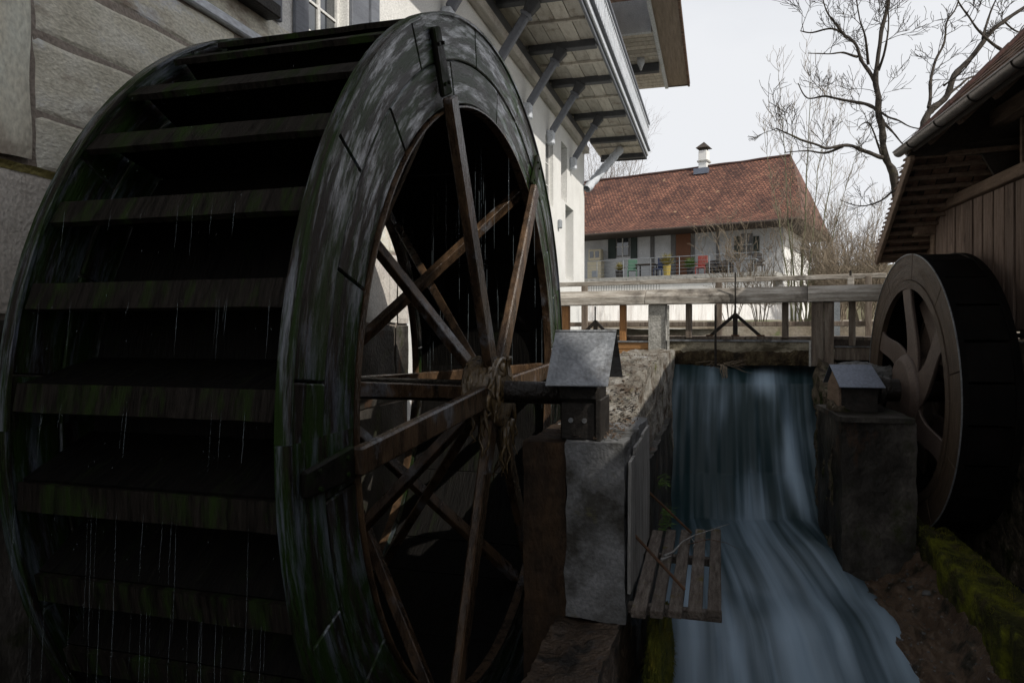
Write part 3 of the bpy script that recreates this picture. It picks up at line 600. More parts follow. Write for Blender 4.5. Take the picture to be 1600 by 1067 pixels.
# ================================================================ ADDED TALL BUILDING behind and right of camera (unseen, put in for yard shade)
nb_ = thing('added_shade_building', 'unseen tall brown building added right of the wooden shed to shade the mill yard', 'building', (10, -12, -.12))
hw = [(-8.6+3.2*i, -7.5+3.2*i, 1.2+3.3*k, 2.7+3.3*k) for i in range(3) for k in range(5)]
XN = 9.6; YN = -2.55
obj('wall', wall_with_holes(-10, YN, -.12, 17.2, [h for h in hw if h[1] < YN], XN, .3), m_beige, nb_)
obj('end_wall', box(XN+.001, 12.4, YN-.3, YN, -.12, 17.2), m_beige, nb_)
obj('back_wall', box(12.1, 12.4, -10, YN-.3, -.12, 17.2), m_beige, nb_); obj('side_wall', box(XN+.001, 12.1, -10, -9.7, -.12, 17.2), m_beige, nb_)
obj('roof', MB().poly([(XN-.5, -10.5, 17.1), (XN-.5, YN+.05, 17.1), (11.0, YN+.05, 17.9), (11.0, -10.5, 17.9)]).poly([(12.6, -10.5, 17.1), (12.6, YN+.05, 17.1), (11.0, YN+.05, 17.9), (11.0, -10.5, 17.9)]), m_tile, nb_)
for h in hw:
    if h[1] < YN: obj('window_pane', box(XN+.2, XN+.22, h[0], h[1], h[2], h[3]), m_glass, nb_)

# ================================================================ LEFT WATER WHEEL
WC = Vector((-2.485, 5.27, -.478)); HW = .785; RO, RI = 2.70, 2.13
wh = thing('water_wheel', 'huge dark mossy wooden water wheel beside the white mill, nearest and largest wheel', 'water wheel', WC)
def rad(th, rho, x=0, t=0):              # th from the front horizontal upwards; t along the tangent
    c, s = math.cos(th), math.sin(th); return Vector((x, -c*rho + s*t, s*rho + c*t))
def arc_seg(r0, r1, a0, a1, x0, x1, n=5, rough=0):
    m = MB(); 
    for i in range(n+1):
        a = a0+(a1-a0)*i/n
        for (rr, xx) in ((r0, x0), (r1, x0), (r1, x1), (r0, x1)): m.v.append(rad(a, rr, xx))
    for i in range(n):
        for j in range(4): a = i*4+j; b = i*4+(j+1) % 4; m.f.append((a, b, b+4, a+4))
    m.f += [(0, 1, 2, 3), (n*4+3, n*4+2, n*4+1, n*4)]
    return m
def RX(a): return Matrix.Rotation(-a, 4, 'X')    # turns th by +a
NS = 14
for s_ in (1, -1):
    x0, x1 = (HW-.05, HW) if s_ > 0 else (-HW, -HW+.05)
    for i in range(NS):
        a0 = 2*math.pi*i/NS+.1; a1 = a0+2*math.pi/NS-.0035
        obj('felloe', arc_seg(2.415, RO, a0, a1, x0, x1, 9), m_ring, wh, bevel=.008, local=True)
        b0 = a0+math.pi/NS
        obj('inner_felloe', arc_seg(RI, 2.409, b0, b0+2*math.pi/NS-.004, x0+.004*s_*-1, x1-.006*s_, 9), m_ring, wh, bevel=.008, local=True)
    # thin raised bands
    for (rr, w_) in ((RO+.006, .02), (RI-.012, .012)):
        obj('rim_band', arc_seg(rr-w_, rr, 0, 2*math.pi-.001, x0-.012, x1+.012, 96), m_ring if rr > 2.5 else m_arm, wh, local=True)
NB = 36
def bucket_board():
    m = MB(); L_ = HW-.078
    p = [rad(0, 2.655, 0, -.055), rad(0, 2.690, 0, -.048), rad(0, 2.672, 0, .085), rad(0, 2.636, 0, .078)]
    m.v = []
    nseg = 8
    for i in range(nseg+1):
        x = -L_+2*L_*i/nseg
        for k_, q in enumerate(p): m.v.append(Vector((x, q.y+.004*mnoise.noise(Vector((x*4, k_, 0))), q.z+.006*mnoise.noise(Vector((x*6, k_, 9))))))
    for i in range(nseg):
        for j in range(4): a = i*4+j; b = i*4+(j+1) % 4; m.f.append((a, b, b+4, a+4))
    m.f += [(0, 1, 2, 3), (nseg*4+3, nseg*4+2, nseg*4+1, nseg*4)]
    return m
def riser():
    m = MB(); a = rad(0, 2.64, 0, .07); b = rad(0, 2.24, 0, .20)
    m.beam(a, b, 2*(HW-.08), .03, up=(0, a.z-b.z, -(a.y-b.y))); return m
def sole_plank():
    m = MB(); w_ = 2*math.pi*2.22/NB-.008
    m.box(rad(0, 2.205), (2*(HW-.078), .035, w_)); return m
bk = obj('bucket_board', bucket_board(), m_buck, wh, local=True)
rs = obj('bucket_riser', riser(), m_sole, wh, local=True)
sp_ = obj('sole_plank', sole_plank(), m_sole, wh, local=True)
for o_ in (bk, rs, sp_):
    o_.matrix_local = RX(R(3))
    for i in range(1, NB): dup(o_, wh, RX(R(3+10*i+rng.uniform(-.4, .4))))
# hub, axle, arms
hubm = MB(); hubm.tube([(HW-.16, 0, 0), (HW-.14, 0, 0), (HW+.12, 0, 0), (HW+.14, 0, 0)], [.14, .27, .27, .16], 24); obj('hub', hubm, m_slime, wh, bevel=.01, local=True)
hubm = MB(); hubm.tube([(-HW-.1, 0, 0), (-HW-.08, 0, 0), (-HW+.14, 0, 0), (-HW+.16, 0, 0)], [.14, .27, .27, .16], 24); obj('hub', hubm, m_axle, wh, local=True)
ax = MB(); ax.tube([(-HW-.5, 0, 0), (-.3, 0, 0), (HW, 0, 0), (HW+.85, 0, 0)], [.09, .088, .086, .084], 20); obj('axle', ax, m_axle, wh, smooth=True, local=True)
# ragged slime and weed hanging on the hub
slm = MB(); rg = random.Random(8)
for k_ in range(34):
    a = rg.uniform(0, 2*math.pi); x = rg.uniform(HW-.10, HW+.16); p0 = Vector((x, .27*math.cos(a), .27*math.sin(a)))
    L_ = rg.uniform(.12, .5); pts = [p0+Vector((rg.uniform(-.01, .01)*j, rg.uniform(-.012, .012)*j+.01*math.cos(a)*j, -L_*j/5)) for j in range(6)]
    slm.tube(pts, [.026, .022, .017, .012, .009, .004], 5)
obj('hanging_weed', slm, m_slime, wh, smooth=True, local=True)['kind'] = 'stuff'
def arm(th, x0, r0, r1, x1, w_, h_, m):
    a = rad(th, r0, x0); b = rad(th, r1, x1)
    tg = rad(th, 0, 0, 1)
    return obj('arm', MB().beam(a, b, h_, w_, up=tg, w2=h_*.9, h2=w_*.85), m, wh, bevel=.012, local=True)
ANG = [-94, -26, 35, 88, 148, 204]        # measured from the top, + towards the far side
for k_, d in enumerate(ANG):
    th = R(90+d)                          # th=90 is the top, 180 the far side
    arm(th, HW+.045, .20, 2.20, HW+.045, .165, .07, m_arm)
    obj('arm_end', MB().beam(rad(th, 2.205, HW+.022), rad(th, 2.62, HW+.016), .035, .17, up=rad(th, 0, 0, 1), h2=.12), m_endm, wh, bevel=.012, local=True)
    arm(th+R(4), -HW-.04, .20, 2.55, -HW-.04, .14, .07, m_arm)
    c = obj('cross_brace', MB().beam(rad(th+R(7), .22, HW-.14), rad(th+R(9), 2.14, -HW+.10), .07, .10, up=rad(th, 0, 0, 1)), m_arm, wh, bevel=.006, local=True)
    c = obj('cross_brace', MB().beam(rad(th+R(2), .22, -HW+.14), rad(th+R(0), 2.16, HW-.10), .07, .10, up=rad(th, 0, 0, 1)), m_arm, wh, bevel=.006, local=True)
    # iron strap where the arm crosses the ring
    for rr in (2.28, 2.52):
        for tt in (-.04, .04): p_ = rad(th, rr, HW+.032, tt); obj('arm_bolt', MB().tube([p_, p_+Vector((.018, 0, 0))], .012, 6), m_endm, wh, local=True)
# drips: thin strings of water falling from the wheel
dr = MB(); rg = random.Random(21)
for k_ in range(90):
    x = rg.uniform(-HW+.1, HW-.1); j = rg.choice((0, 0, 0, 1, 1, 1, 2, 2, 2, 3, 3, 4, 5, 6)); th = R(3+10*(j-4)); p = rad(th, 2.70, x) + WC
    L_ = rg.uniform(.15, .6)*(1.4 if j < 4 else .45); pts = []; n_ = 7
    for i in range(n_): pts.append(p + Vector((.004*mnoise.noise(Vector((k_, i*.9, 0))), -.04-.03*(i/n_), -L_*i/(n_-1))))
    r_ = rg.uniform(.0005, .0013); dr.tube(pts, [r_*.4, r_, r_*1.2, r_*1.3, r_, r_*.8, r_*.2], 5)
for k_ in range(60):
    th = rg.uniform(R(95), R(170)); p = rad(th, RI-.02, rg.uniform(-HW, HW)) + WC; L_ = rg.uniform(.2, 1.2)
    dr.tube([p, p-Vector((0, 0, L_*.5)), p-Vector((0, 0, L_))], [.001, .0025, .001], 4)
tag(obj('dripping_water', dr, m_drop, smooth=True), 'thin strings of water dripping off the buckets of the big wheel', 'water drips', kind='stuff')
dd = MB()
for k_ in range(300):
    x = rg.uniform(-HW+.05, HW-.05); j = rg.randrange(-3, 9); th = R(3+10*(j-3)+rg.uniform(-6, 1)); p = rad(th, 2.71, x)+WC
    r_ = rg.uniform(.0012, .0028); dd.tube([p+Vector((0, 0, r_*1.6)), p, p-Vector((0, 0, r_*1.6))], [.0002, r_, .0002], 5, cap=False)
tag(obj('water_droplets', dd, m_drop, smooth=True), 'scattered falling droplets in front of the buckets of the big wheel', 'water drops', kind='stuff')

# ================================================================ CHANNEL WALL, PIER, BEARING HOUSE (left of the fall)
cwal = thing('channel_wall', 'weathered concrete wall and pier between the big wheel and the falling water', 'wall', (-.9, 5, -3.4))
XR = -.62
def rough_block(x0, x1, y0, y1, z0, z1, n=(6, 10, 6), amp=.02, seed=0):
    m = MB()
    def face(fn, a, b): m.grid(fn, a, b)
    st_ = .045 if min(x1-x0, y1-y0) > .1 else .07
    nx_, ny_, nz_ = (max(n[0], int((x1-x0)/st_)), max(n[1], int((y1-y0)/st_)), max(n[2], int((z1-z0)/st_)))
    lx = lambda u: x0+(x1-x0)*u; ly = lambda u: y0+(y1-y0)*u; lz = lambda u: z0+(z1-z0)*u
    face(lambda u, v: (lx(u), ly(v), z1), nx_, ny_); face(lambda u, v: (lx(u), ly(v), z0), nx_, ny_)
    face(lambda u, v: (lx(u), y0, lz(v)), nx_, nz_); face(lambda u, v: (lx(u), y1, lz(v)), nx_, nz_)
    face(lambda u, v: (x0, ly(u), lz(v)), ny_, nz_); face(lambda u, v: (x1, ly(u), lz(v)), ny_, nz_)
    return jitter(m, amp, 4.0, seed)
obj('pier', rough_block(-1.04, XR, 5.0, 6.6, -2.05, -.80, (8, 20, 20), .025, 1), m_conc, cwal)
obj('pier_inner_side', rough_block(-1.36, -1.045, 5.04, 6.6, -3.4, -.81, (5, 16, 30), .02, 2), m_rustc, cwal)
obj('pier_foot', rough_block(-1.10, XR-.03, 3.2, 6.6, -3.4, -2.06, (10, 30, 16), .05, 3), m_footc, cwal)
wb = rough_block(-1.30, XR-.05, 6.0, 11.9, -3.4, -.385, (8, 60, 40), .0, 4)
def wtop(y): 
    a = -.80+.27*min(1, max(0, (y-6.1)/1.0)); a += .12*min(1, max(0, (y-7.15)/.12)); a += .07*min(1, max(0, (y-7.3)/1.6)); return a
for q_, v in enumerate(wb.v):
    t_ = (v.z+3.4)/(3.4-.385); wb.v[q_] = Vector((v.x-(.06*(1-min(1, max(0, (v.y-6.5)/1.2))) if v.x > -.9 else 0), v.y, -3.4+t_*(wtop(v.y)+3.4)))
    if v.x > -.9: wb.v[q_].x += -.05*max(0, mnoise.noise(Vector((v.y*2.1, v.z*1.2, 3))))*(1 if t_ > .5 else 0)
obj('wall_body', jitter(wb, .045, 4.0, 4), m_conc_w, cwal)
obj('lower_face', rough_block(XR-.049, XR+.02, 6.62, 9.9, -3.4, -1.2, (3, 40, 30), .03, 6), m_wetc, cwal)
for i, (ya, yb, z0, z1) in enumerate([(5.06, 5.36, -1.86, -.93), (5.39, 5.9, -1.88, -.88), (5.93, 6.5, -1.85, -.86)]):
    obj('facing_plank', rough_block(XR+.012, XR+.034, ya, yb, z0, z1, (1, 4, 12), .006, 11+i), m_plank, cwal)
# moss at the water line, clumps
def moss_clump(name, centre, size, n, seed, label, m=m_moss):
    rg_ = random.Random(seed); mb = MB(); c = Vector(centre); sx, sy, sz = size
    def pt(u, v):
        th = u*2*math.pi; ph = (v-.5)*math.pi; d = Vector((math.cos(th)*math.cos(ph), math.sin(th)*math.cos(ph), math.sin(ph)))
        k_ = 1+.25*mnoise.noise(d*2.2+Vector((seed, 0, 0)))+.10*mnoise.noise(d*9)
        return c+Vector((d.x*sx*k_, d.y*sy*k_, d.z*sz*k_))
    mb.grid(pt, 48, 30)
    for _ in range(n):
        p = Vector(pt(rg_.random(), rg_.random())); d = (p-c).normalized()+Vector((0, 0, -.7)); a = p+d*rg_.uniform(.015, .05)
        s_ = Vector((rg_.uniform(-1, 1), rg_.uniform(-1, 1), 0))*.006; mb.poly([p-s_, p+s_, a])
    o = obj(name, mb, m, smooth=False, fix=False); return tag(o, label, 'moss', kind='stuff')
c0 = P(1036, 1030, 5.55); moss_clump('moss', (c0.x-.03, c0.y, c0.z), (.10, .55, .42), 5000, 3, 'yellow green moss cushion on the wall foot below the slatted platform')
if 0: moss_clump('moss', (c0.x-.02, c0.y+.3, c0.z+.0), (.05, .55, .07), 900, 4, 'thin green moss strip on the wall behind the slatted platform', m_moss)
# litter on the wall top
lt = MB(); rg = random.Random(4)
for _ in range(2600):
    y = rg.uniform(5.05, 9.6); x = rg.uniform(-1.2, XR-.04); z = (-.79 if y < 6.1 else wtop(y))+rg.uniform(.012, .03)
    if rg.random() > .30+.70*math.exp(-((y-6.2)/.8)**2): continue
    a = rg.uniform(0, 6.28); l_ = rg.uniform(.01, .045); d = Vector((math.cos(a)*l_, math.sin(a)*l_, rg.uniform(-.004, .012))); s_ = Vector((-d.y, d.x, 0))*rg.uniform(.08, .4)
    p = Vector((x, y, z)); lt.poly([p-d, p+s_, p+d, p-s_])
tag(obj('leaf_litter', lt, m_debris, fix=False), 'dry leaves and bark scraps lying on the channel wall top', 'leaf litter', kind='stuff')
# bearing block with sheet metal roof
br = thing('bearing_block', 'iron bolted bearing block under the axle end of the big wheel', 'bearing', (-.92, 5.28, -.79))
bl = MB(); bl.bb(-1.10, -.84, 5.10, 5.46, -.80, -.52); obj('block', bl, m_iron, br, bevel=.012)
obj('side_plate', box(-.838, -.80, 5.06, 5.50, -.80, -.50), m_iron, br, bevel=.006)
obj('bearing_cap', MB().bb(-1.12, -.82, 5.08, 5.48, -.516, -.40), m_iron, br, bevel=.02)
for x in (-1.02, -.92): obj('bolt', MB().tube([(x, 5.095, -.655), (x, 5.075, -.655)], .018, 8), m_sheet, br)
rf = thing('bearing_roof', 'small gabled grey sheet metal roof over the big wheel axle end', 'metal roof', (-.95, 5.30, -.39))
zr = -.015; ye = .36
pL, pR = P(868, 518, 5.32), P(963, 518, 5.32)
e1, e2 = P(852, 602, 4.92), P(950, 603, 4.98); g1, g2 = P(895, 588, 5.85), P(973, 588, 5.85)
def sheet(name, a, b, c, d, th, m, root):
    a, b, c, d = map(Vector, (a, b, c, d)); n_ = (b-a).cross(d-a).normalized()*th; mb = MB()
    mb.v = [a, b, c, d, a+n_, b+n_, c+n_, d+n_]; mb.f = [(0, 1, 2, 3), (7, 6, 5, 4), (0, 4, 5, 1), (1, 5, 6, 2), (2, 6, 7, 3), (3, 7, 4, 0)]
    return obj(name, mb, m, root)
sheet('front_sheet', pL, pR, e2, e1, .006, m_sheet, rf); sheet('back_sheet', pR+Vector((0, .008, 0)), pL+Vector((0, .008, 0)), g1, g2, .006, m_sheet, rf)
obj('ridge_fold', MB().tube([pL+Vector((0, 0, .004)), pR+Vector((0, 0, .004))], .009, 8), m_sheet, rf)
obj('eave_fold', MB().tube([e1, e2], .007, 8), m_sheet, rf)
for q in (.15, .85):
    t_ = e1.lerp(e2, q); obj('support', MB().beam((t_.x, 5.28, -.41), (t_.x, 5.30, zr-.03), .02, .04), m_iron, rf)
# slatted platform, each slat its own part
pf = thing('slatted_platform', 'small mossy platform of five wooden slats hung from the channel wall over the water', 'platform', (-.3, 5.8, -1.92))
bx = [(985, 1024), (1014, 1036), (1042, 1066), (1074, 1097), (1105, 1127)]
bkx = [(1019, 1036), (1042, 1058), (1064, 1078), (1086, 1102), (1110, 1126)]
for i in range(5):
    a0, a1 = PZ((985, 1015, 1043, 1074, 1105)[i], 952, -1.905), PZ((1009, 1036, 1066, 1097, 1127)[i], 952, -1.905)
    b0, b1 = PZ((1019, 1039, 1064, 1086, 1110)[i], 826, -1.905), PZ((1036, 1059, 1080, 1103, 1127)[i], 826, -1.905)
    c0, c1 = (a0+a1)/2, (b0+b1)/2; wd = min((a1-a0).length, (b1-b0).length)*.96
    c0.z += rng.uniform(-.012, .012); c1.z += rng.uniform(-.012, .012)
    m = MB(); n_ = 14
    for j in range(n_+1):
        p = c0.lerp(c1, j/n_); e = wd/2*(1+.06*mnoise.noise(Vector((j*.8, i*5, 0))))
        for (sx, sz) in ((-1, 0), (1, 0), (1, -1), (-1, -1)):
            m.v.append(p+Vector((sx*e, 0, sz*.055+.006*mnoise.noise(Vector((j*.7, i*3, sx+sz*2))))))
    for j in range(n_):
        for q in range(4): a = j*4+q; b = j*4+(q+1) % 4; m.f.append((a, b, b+4, a+4))
    m.f += [(0, 1, 2, 3), (n_*4+3, n_*4+2, n_*4+1, n_*4)]
    obj('slat', m, m_slat, pf, bevel=.006)
for yy in (5.15, 6.35): obj('bearer', box(XR-.0, .03, yy, yy+.07, -2.03, -1.965), m_slat, pf, bevel=.005)
s1a, s1b = P(979, 822, 5.35), PZ(1070, 921, -1.90); s2a, s2b = P(1010, 765, 6.5), PZ(1080, 832, -1.90)
obj('stay_rod', MB().tube([s1a, s1b], .0115, 8), m_rust, pf); obj('stay_rod', MB().tube([s2a, s2b], .0115, 8), m_rust, pf)
obj('wall_eye', MB().tube([P(966, 800, 5.1), P(972, 806, 5.05), P(985, 802, 5.2)], .012, 6), m_iron, pf)
# twigs on the platform
def twig(name, pts, r0, label, m=m_twig, side=()):
    mb = MB(); mb.tube(pts, [r0*(1-.75*i/(len(pts)-1)) for i in range(len(pts))], 6)
    for s_ in side: mb.tube(s_, [r0*.6, r0*.45, r0*.2][:len(s_)], 5)
    return tag(obj(name, mb, m, smooth=True), label, 'twig')
Q = lambda px, py, z=-1.87: PZ(px, py, z)
twig('fallen_twig', [Q(1038, 868), Q(1052, 862), Q(1066, 846, -1.85), Q(1085, 836, -1.82), Q(1110, 828, -1.78), P(1140, 818, 6.6)], .010, 'pale forked twig lying across the slatted platform', m_plank, [[Q(1078, 838, -1.83), Q(1086, 848), Q(1082, 856)]])
twig('fallen_stick', [Q(1033, 874), Q(1049, 868)], .012, 'short pale stick on the slatted platform beside the forked twig', m_plank)
twig('fallen_twig', [Q(1075, 850), Q(1108, 842, -1.84), P(1135, 848, 6.4), P(1155, 858, 6.3)], .004, 'thin reddish twig drooping over the platform edge', m_rust)
# grass tufts on the wall over the water
gt = MB(); rg = random.Random(9)
for (px, py, f_) in ((1034, 752, 7.4), (1038, 800, 7.0), (1036, 822, 6.9), (1042, 560, 10.9)):
    c = P(px-3, py, f_)
    for _ in range(26):
        d = Vector((rg.uniform(.02, .16), rg.uniform(-.08, .04), rg.uniform(-.04, .12))); p = c+Vector((rg.uniform(-.03, .02), rg.uniform(-.1, .1), rg.uniform(-.05, .05)))
        s_ = Vector((0, .004, .004)); gt.poly([p-s_, p+s_, p+d*.6+s_*.6+Vector((0, 0, .01))]); gt.poly([p+d*.6-s_*.6, p+d*.6+s_*.6, p+d+Vector((0, 0, -.03))])
tag(obj('grass_tufts', gt, m_grass, fix=False), 'thin green grass tufts growing from the channel wall over the fall', 'grass', kind='stuff')

# ================================================================ SLUICE / FOOTBRIDGE across the head of the channel
GL, GR = P(880, 500, 12.5), P(1377, 500, 10.4); GL.z = GR.z = 0
gd = (GR-GL).normalized(); gn = Vector((-gd.y, gd.x, 0))          # gn points away from the camera
RZ = math.atan2(gd.y, gd.x)
def S(px, off=0):                          # where the sight line of column px meets the sluice line set back by off
    r = (px-800)/F; d = Vector((r*CS-SN, r*SN+CS, 0)); q = GL+gn*off
    # solve t*d = q + s*gd
    den = d.x*gd.y-d.y*gd.x; t = (q.x*gd.y-q.y*gd.x)/den; return Vector((d.x*t, d.y*t, 0)), t
def SZ(px, py, off=0): p, t = S(px, off); return (515-py)/F*t
def sbeam(px0, px1, z0, z1, o0, o1, name, m, root, bevel=0, **k):
    a, _ = S(px0, (o0+o1)/2); b, _ = S(px1, (o0+o1)/2)
    mb = MB().box(((a.x+b.x)/2, (a.y+b.y)/2, (z0+z1)/2), ((b-a).length, abs(o1-o0), z1-z0), RZ)
    return obj(name, mb, m, root, bevel=bevel, **k)
def spost(px0, px1, z0, z1, o0, th, name, m, root, bevel=0):
    a, _ = S(px0, o0+th/2); b, _ = S(px1, o0+th/2)
    return obj(name, MB().box(((a.x+b.x)/2, (a.y+b.y)/2, (z0+z1)/2), ((b-a).length, th, z1-z0), RZ), m, root, bevel=bevel)
slu = thing('sluice_footbridge', 'weathered timber sluice footbridge with railing spanning the top of the fall', 'footbridge', (S(1150)[0].x, S(1150)[0].y, -.5), RZ)
spl = [(868, 1010), (1010.6, 1262), (1262.6, 1400)]
for a, b in spl:
    A_, _ = S(a, 0); B_, _ = S(b, 0); pf_ = [(-.14, .415), (.14, .415), (.14, .56), (.03, .66), (-.02, .66), (-.135, .545)]
    mb = MB(); mb.extrude([gn*o_+Vector((0, 0, z_)) for o_, z_ in pf_], A_, B_-A_); obj('handrail_beam', mb, m_beamw, slu, bevel=.008)
for (a, b) in ((860, 1000), (1000.5, 1180), (1180.5, 1385)):
    sbeam(a, b, .86, .945, 1.72, 1.78, 'far_rail', m_beamw, slu, bevel=.008)
    sbeam(a, b, .06, .145, 1.72, 1.78, 'far_rail_lower', m_oldw, slu, bevel=.008)
for px0, px1 in ((909, 918), (1118, 1128), (1352, 1362)): spost(px0, px1, -.3, .86 if px0 != 1352 else .9, 1.66, .06, 'far_post', m_oldw, slu, .006)
spost(1324, 1334.5, .60, SZ(1329, 431, 1.4), 1.4, .09, 'rail_stub', m_beamw, slu, .006)
# concrete post and timber post
spost(1015, 1042, -.45, .413, -.06, .20, 'concrete_post', m_conc_l, slu, .012)
spost(1268, 1287, -.55, .413, -.10, .16, 'timber_post', m_oldw, slu, .01); spost(1287.6, 1303, -.55, .413, -.08, .14, 'timber_post', m_oldw, slu, .01)
spost(1042.5, 1045.5, SZ(1043, 580), .40, -.10, .03, 'post_edge', m_conc_l, slu); spost(1264, 1267.5, SZ(1265, 572), SZ(1265, 532), -.10, .03, 'post_edge', m_conc_l, slu)
for px0, px1, m, yb in ((877, 890, m_orange, 530), (969, 978.5, m_orange, 534), (1072, 1081, m_oldw, 528), (1222, 1232, m_oldw, 528), (1326, 1337, m_oldw, 540)):
    sp0 = spost(px0, px1, SZ(px0, yb, .12), .413, .05, .09, 'baluster', m, slu, .006)
# boards below
sbeam(1043, 1267.5, SZ(1150, 569), SZ(1150, 534), -.03, .05, 'sill_board', m_sill, slu, bevel=.006)
def crust(u, v):
    p, t = S(1043.5+223.5*u, -.045); top = 549+5*mnoise.noise(Vector((u*7, 0, 2)))+2.5*mnoise.noise(Vector((u*31, 0, 2))); y = 571+1.5*mnoise.noise(Vector((u*40, 5, 2)))+(top-571)*v
    return p-gn*(.018*math.sin(v*math.pi)+.02*abs(mnoise.noise(Vector((u*40, v*5, 0)))))+Vector((0, 0, (515-y)/F*t))
cr = MB(); cr.grid(crust, 150, 8); obj('algae_crust', cr, m_crust, slu)
sbeam(1043, 1267.5, SZ(1150, 533.6), SZ(1150, 531), -.05, .06, 'sill_strip', m_sheet, slu)
for y0_, y1_ in ((535, 545), (545.8, 555.5), (556.3, 567)): sbeam(905, 1014, SZ(960, y1_), SZ(960, y0_), 0, .05, 'orange_board', m_orangeh, slu, bevel=.004)
sbeam(905, 1014, SZ(960, 534.6), SZ(960, 532), -.02, .06, 'sill_strip', m_sheet, slu)
sbeam(1304, 1375, SZ(1340, 563), SZ(1340, 543), 0, .06, 'sill_board', m_oldw, slu, bevel=.006); sbeam(1304, 1375, SZ(1340, 542.6), SZ(1340, 541), -.02, .07, 'sill_strip', m_sheet, slu)
# walkway planks seen edge on
a, _ = S(865, .9); b, _ = S(1390, .9); n_ = 30
for i in range(n_):
    p = a.lerp(b, (i+.5)/n_); w_ = (b-a).length/n_-.012
    obj('walkway_plank', MB().box((p.x, p.y, -.135+rng.uniform(-.006, .006)), (w_, 1.5, .05), RZ), m_oldw, slu)
sbeam(865, 1390, -.30, -.165, .12, .22, 'walkway_joist', m_eave, slu); sbeam(865, 1390, -.32, -.165, 1.45, 1.6, 'walkway_joist', m_eave, slu)
sbeam(1046, 1262, -1.6, -.33, .5, .9, 'weir_core', m_wetc, slu); sbeam(868, 1014, -1.6, -.33, .2, .9, 'weir_core', m_wetc, slu); sbeam(1304, 1390, -1.8, -.33, .2, .9, 'weir_core', m_wetc, slu)
def srod(px, y0, y1, r, off=0, px2=None, name='lifting_rod'):
    p, t = S(px, off); q, t2 = S(px2 or px, off)
    obj(name, MB().tube([(p.x, p.y, (515-y0)/F*t), (q.x, q.y, (515-y1)/F*t2)], r, 8), m_iron, slu)
srod(1118, 476, 572, .018, -.17); srod(1149, 426, 480, .012, -.16); srod(1149, 478, 500, .016, .3)
srod(1329, 423, 432, .018, 1.44); srod(930, 479, 505, .014, .3)
def lift(px, hw, ytop, ybot, off, name='gate_lift'):
    p, t = S(px, off); z0, z1 = (515-ybot)/F*t, (515-ytop)/F*t
    a, _ = S(px-hw, off); b, _ = S(px+hw, off)
    g_ = obj(name, MB().beam((p.x, p.y, z0), (p.x, p.y, z1), .07, .05, up=gn), m_iron, slu)
    for e in (a, b):
        obj('lift_stay', MB().beam((e.x, e.y, z0-.02), (p.x, p.y, z1-.01), .045, .05), m_iron, g_)
        obj('stay_shoe', MB().box((e.x, e.y, z0-.05), (.11, .07, .12), RZ), m_rust, g_)
    obj('stay_shoe', MB().box((p.x, p.y, z0-.05), (.12, .08, .12), RZ), m_rust, g_)
lift(1149, 40, 490, 524, .30); lift(930.5, 18, 501, 519, .9)
# pale board standing right of the timber post
pbp, t = S(1308, 3.0); obj('pale_far_post', MB().box((pbp.x, pbp.y, .25), (.10, .06, 1.1), RZ), m_gate, slu)
# roots and twigs caught at the lip
for nm, lab, seed in (('hanging_roots', 'tangle of pale roots hanging over the lip of the fall', 3),):
    rt = MB(); rg = random.Random(seed)
    for px, py0, ln in ((1131, 570, 100), (1134, 572, 60), (1128, 570, 40), (1136, 573, 75), (1126, 569, 22), (1132, 571, 48)):
        p, t = S(px, -.16); z = (515-py0)/F*t; pts = []; x = 0
        for j in range(9): pts.append(p-gn*(.05+.02*j)+gd*x+Vector((0, 0, z-ln/F*t*j/8))); x += rg.uniform(-.006, .022)
        rt.tube(pts, [.008-.0008*j for j in range(9)], 5)
    for _ in range(26):
        px = rg.uniform(1085, 1160); p, t = S(px, -.14); z = (515-rg.uniform(566, 575))/F*t; a = rg.uniform(-.5, .5); l_ = rg.uniform(.08, .3)
        p = Vector((p.x, p.y, z)); rt.tube([p, p+gd*l_*.5+Vector((0, -.02, a*.12)), p+gd*l_+Vector((0, 0, a*.2))], [.005, .004, .002], 5)
    tag(obj(nm, rt, m_twig, smooth=True), lab, 'roots', kind='stuff')

# ================================================================ SHED FRAME (rotated 4 degrees)
PS = R(12.1); CS2, SN2 = math.cos(PS), math.sin(PS); ZR = PSI-PS
RM = Matrix.Rotation(ZR, 4, 'Z')
def W2(x, y, z): return RM @ Vector((x, y, z))       # shed frame -> world
def Fx(px, X): return F*X/(CS2*(px-1039))
def FY(px, X): return (Fx(px, X)+SN2*X)/CS2          # shed-frame depth of column px on plane X
def mbW(mb):
    mb.v = [RM @ v for v in mb.v]; return mb
def box2(*a): return mbW(box(*a))
# right bank wall, pier, bearing hut
rw = thing('bank_wall', 'rough dark stone bank wall on the right of the falling water', 'wall', W2(2, 9.4, -3.4), ZR)
def hexa(c, n, amp, seed):      # c(u, v, w) maps the unit cube
    m = MB()
    for (fn) in (lambda a, b: c(a, b, 0), lambda a, b: c(a, b, 1), lambda a, b: c(a, 0, b), lambda a, b: c(a, 1, b), lambda a, b: c(0, a, b), lambda a, b: c(1, a, b)): m.grid(fn, n, n)
    return jitter(m, amp, 4, seed)
def bankc(u, v, w_):
    far, near = P(1271, 515, 10.75), P(1301, 515, 8.2); p = far.lerp(near, v)
    off = W2(1, 0, 0)*(.02+(.50-.32*v)*u); zt_ = -.48-.40*v**.7; p = Vector((p.x, p.y, 0))+off+W2(-1, 0, 0)*.10*(1-w_)
    return Vector((p.x, p.y, -3.4+w_*(zt_+3.4)))
obj('wall_core', hexa(bankc, 46, .085, 21), m_rock, rw)
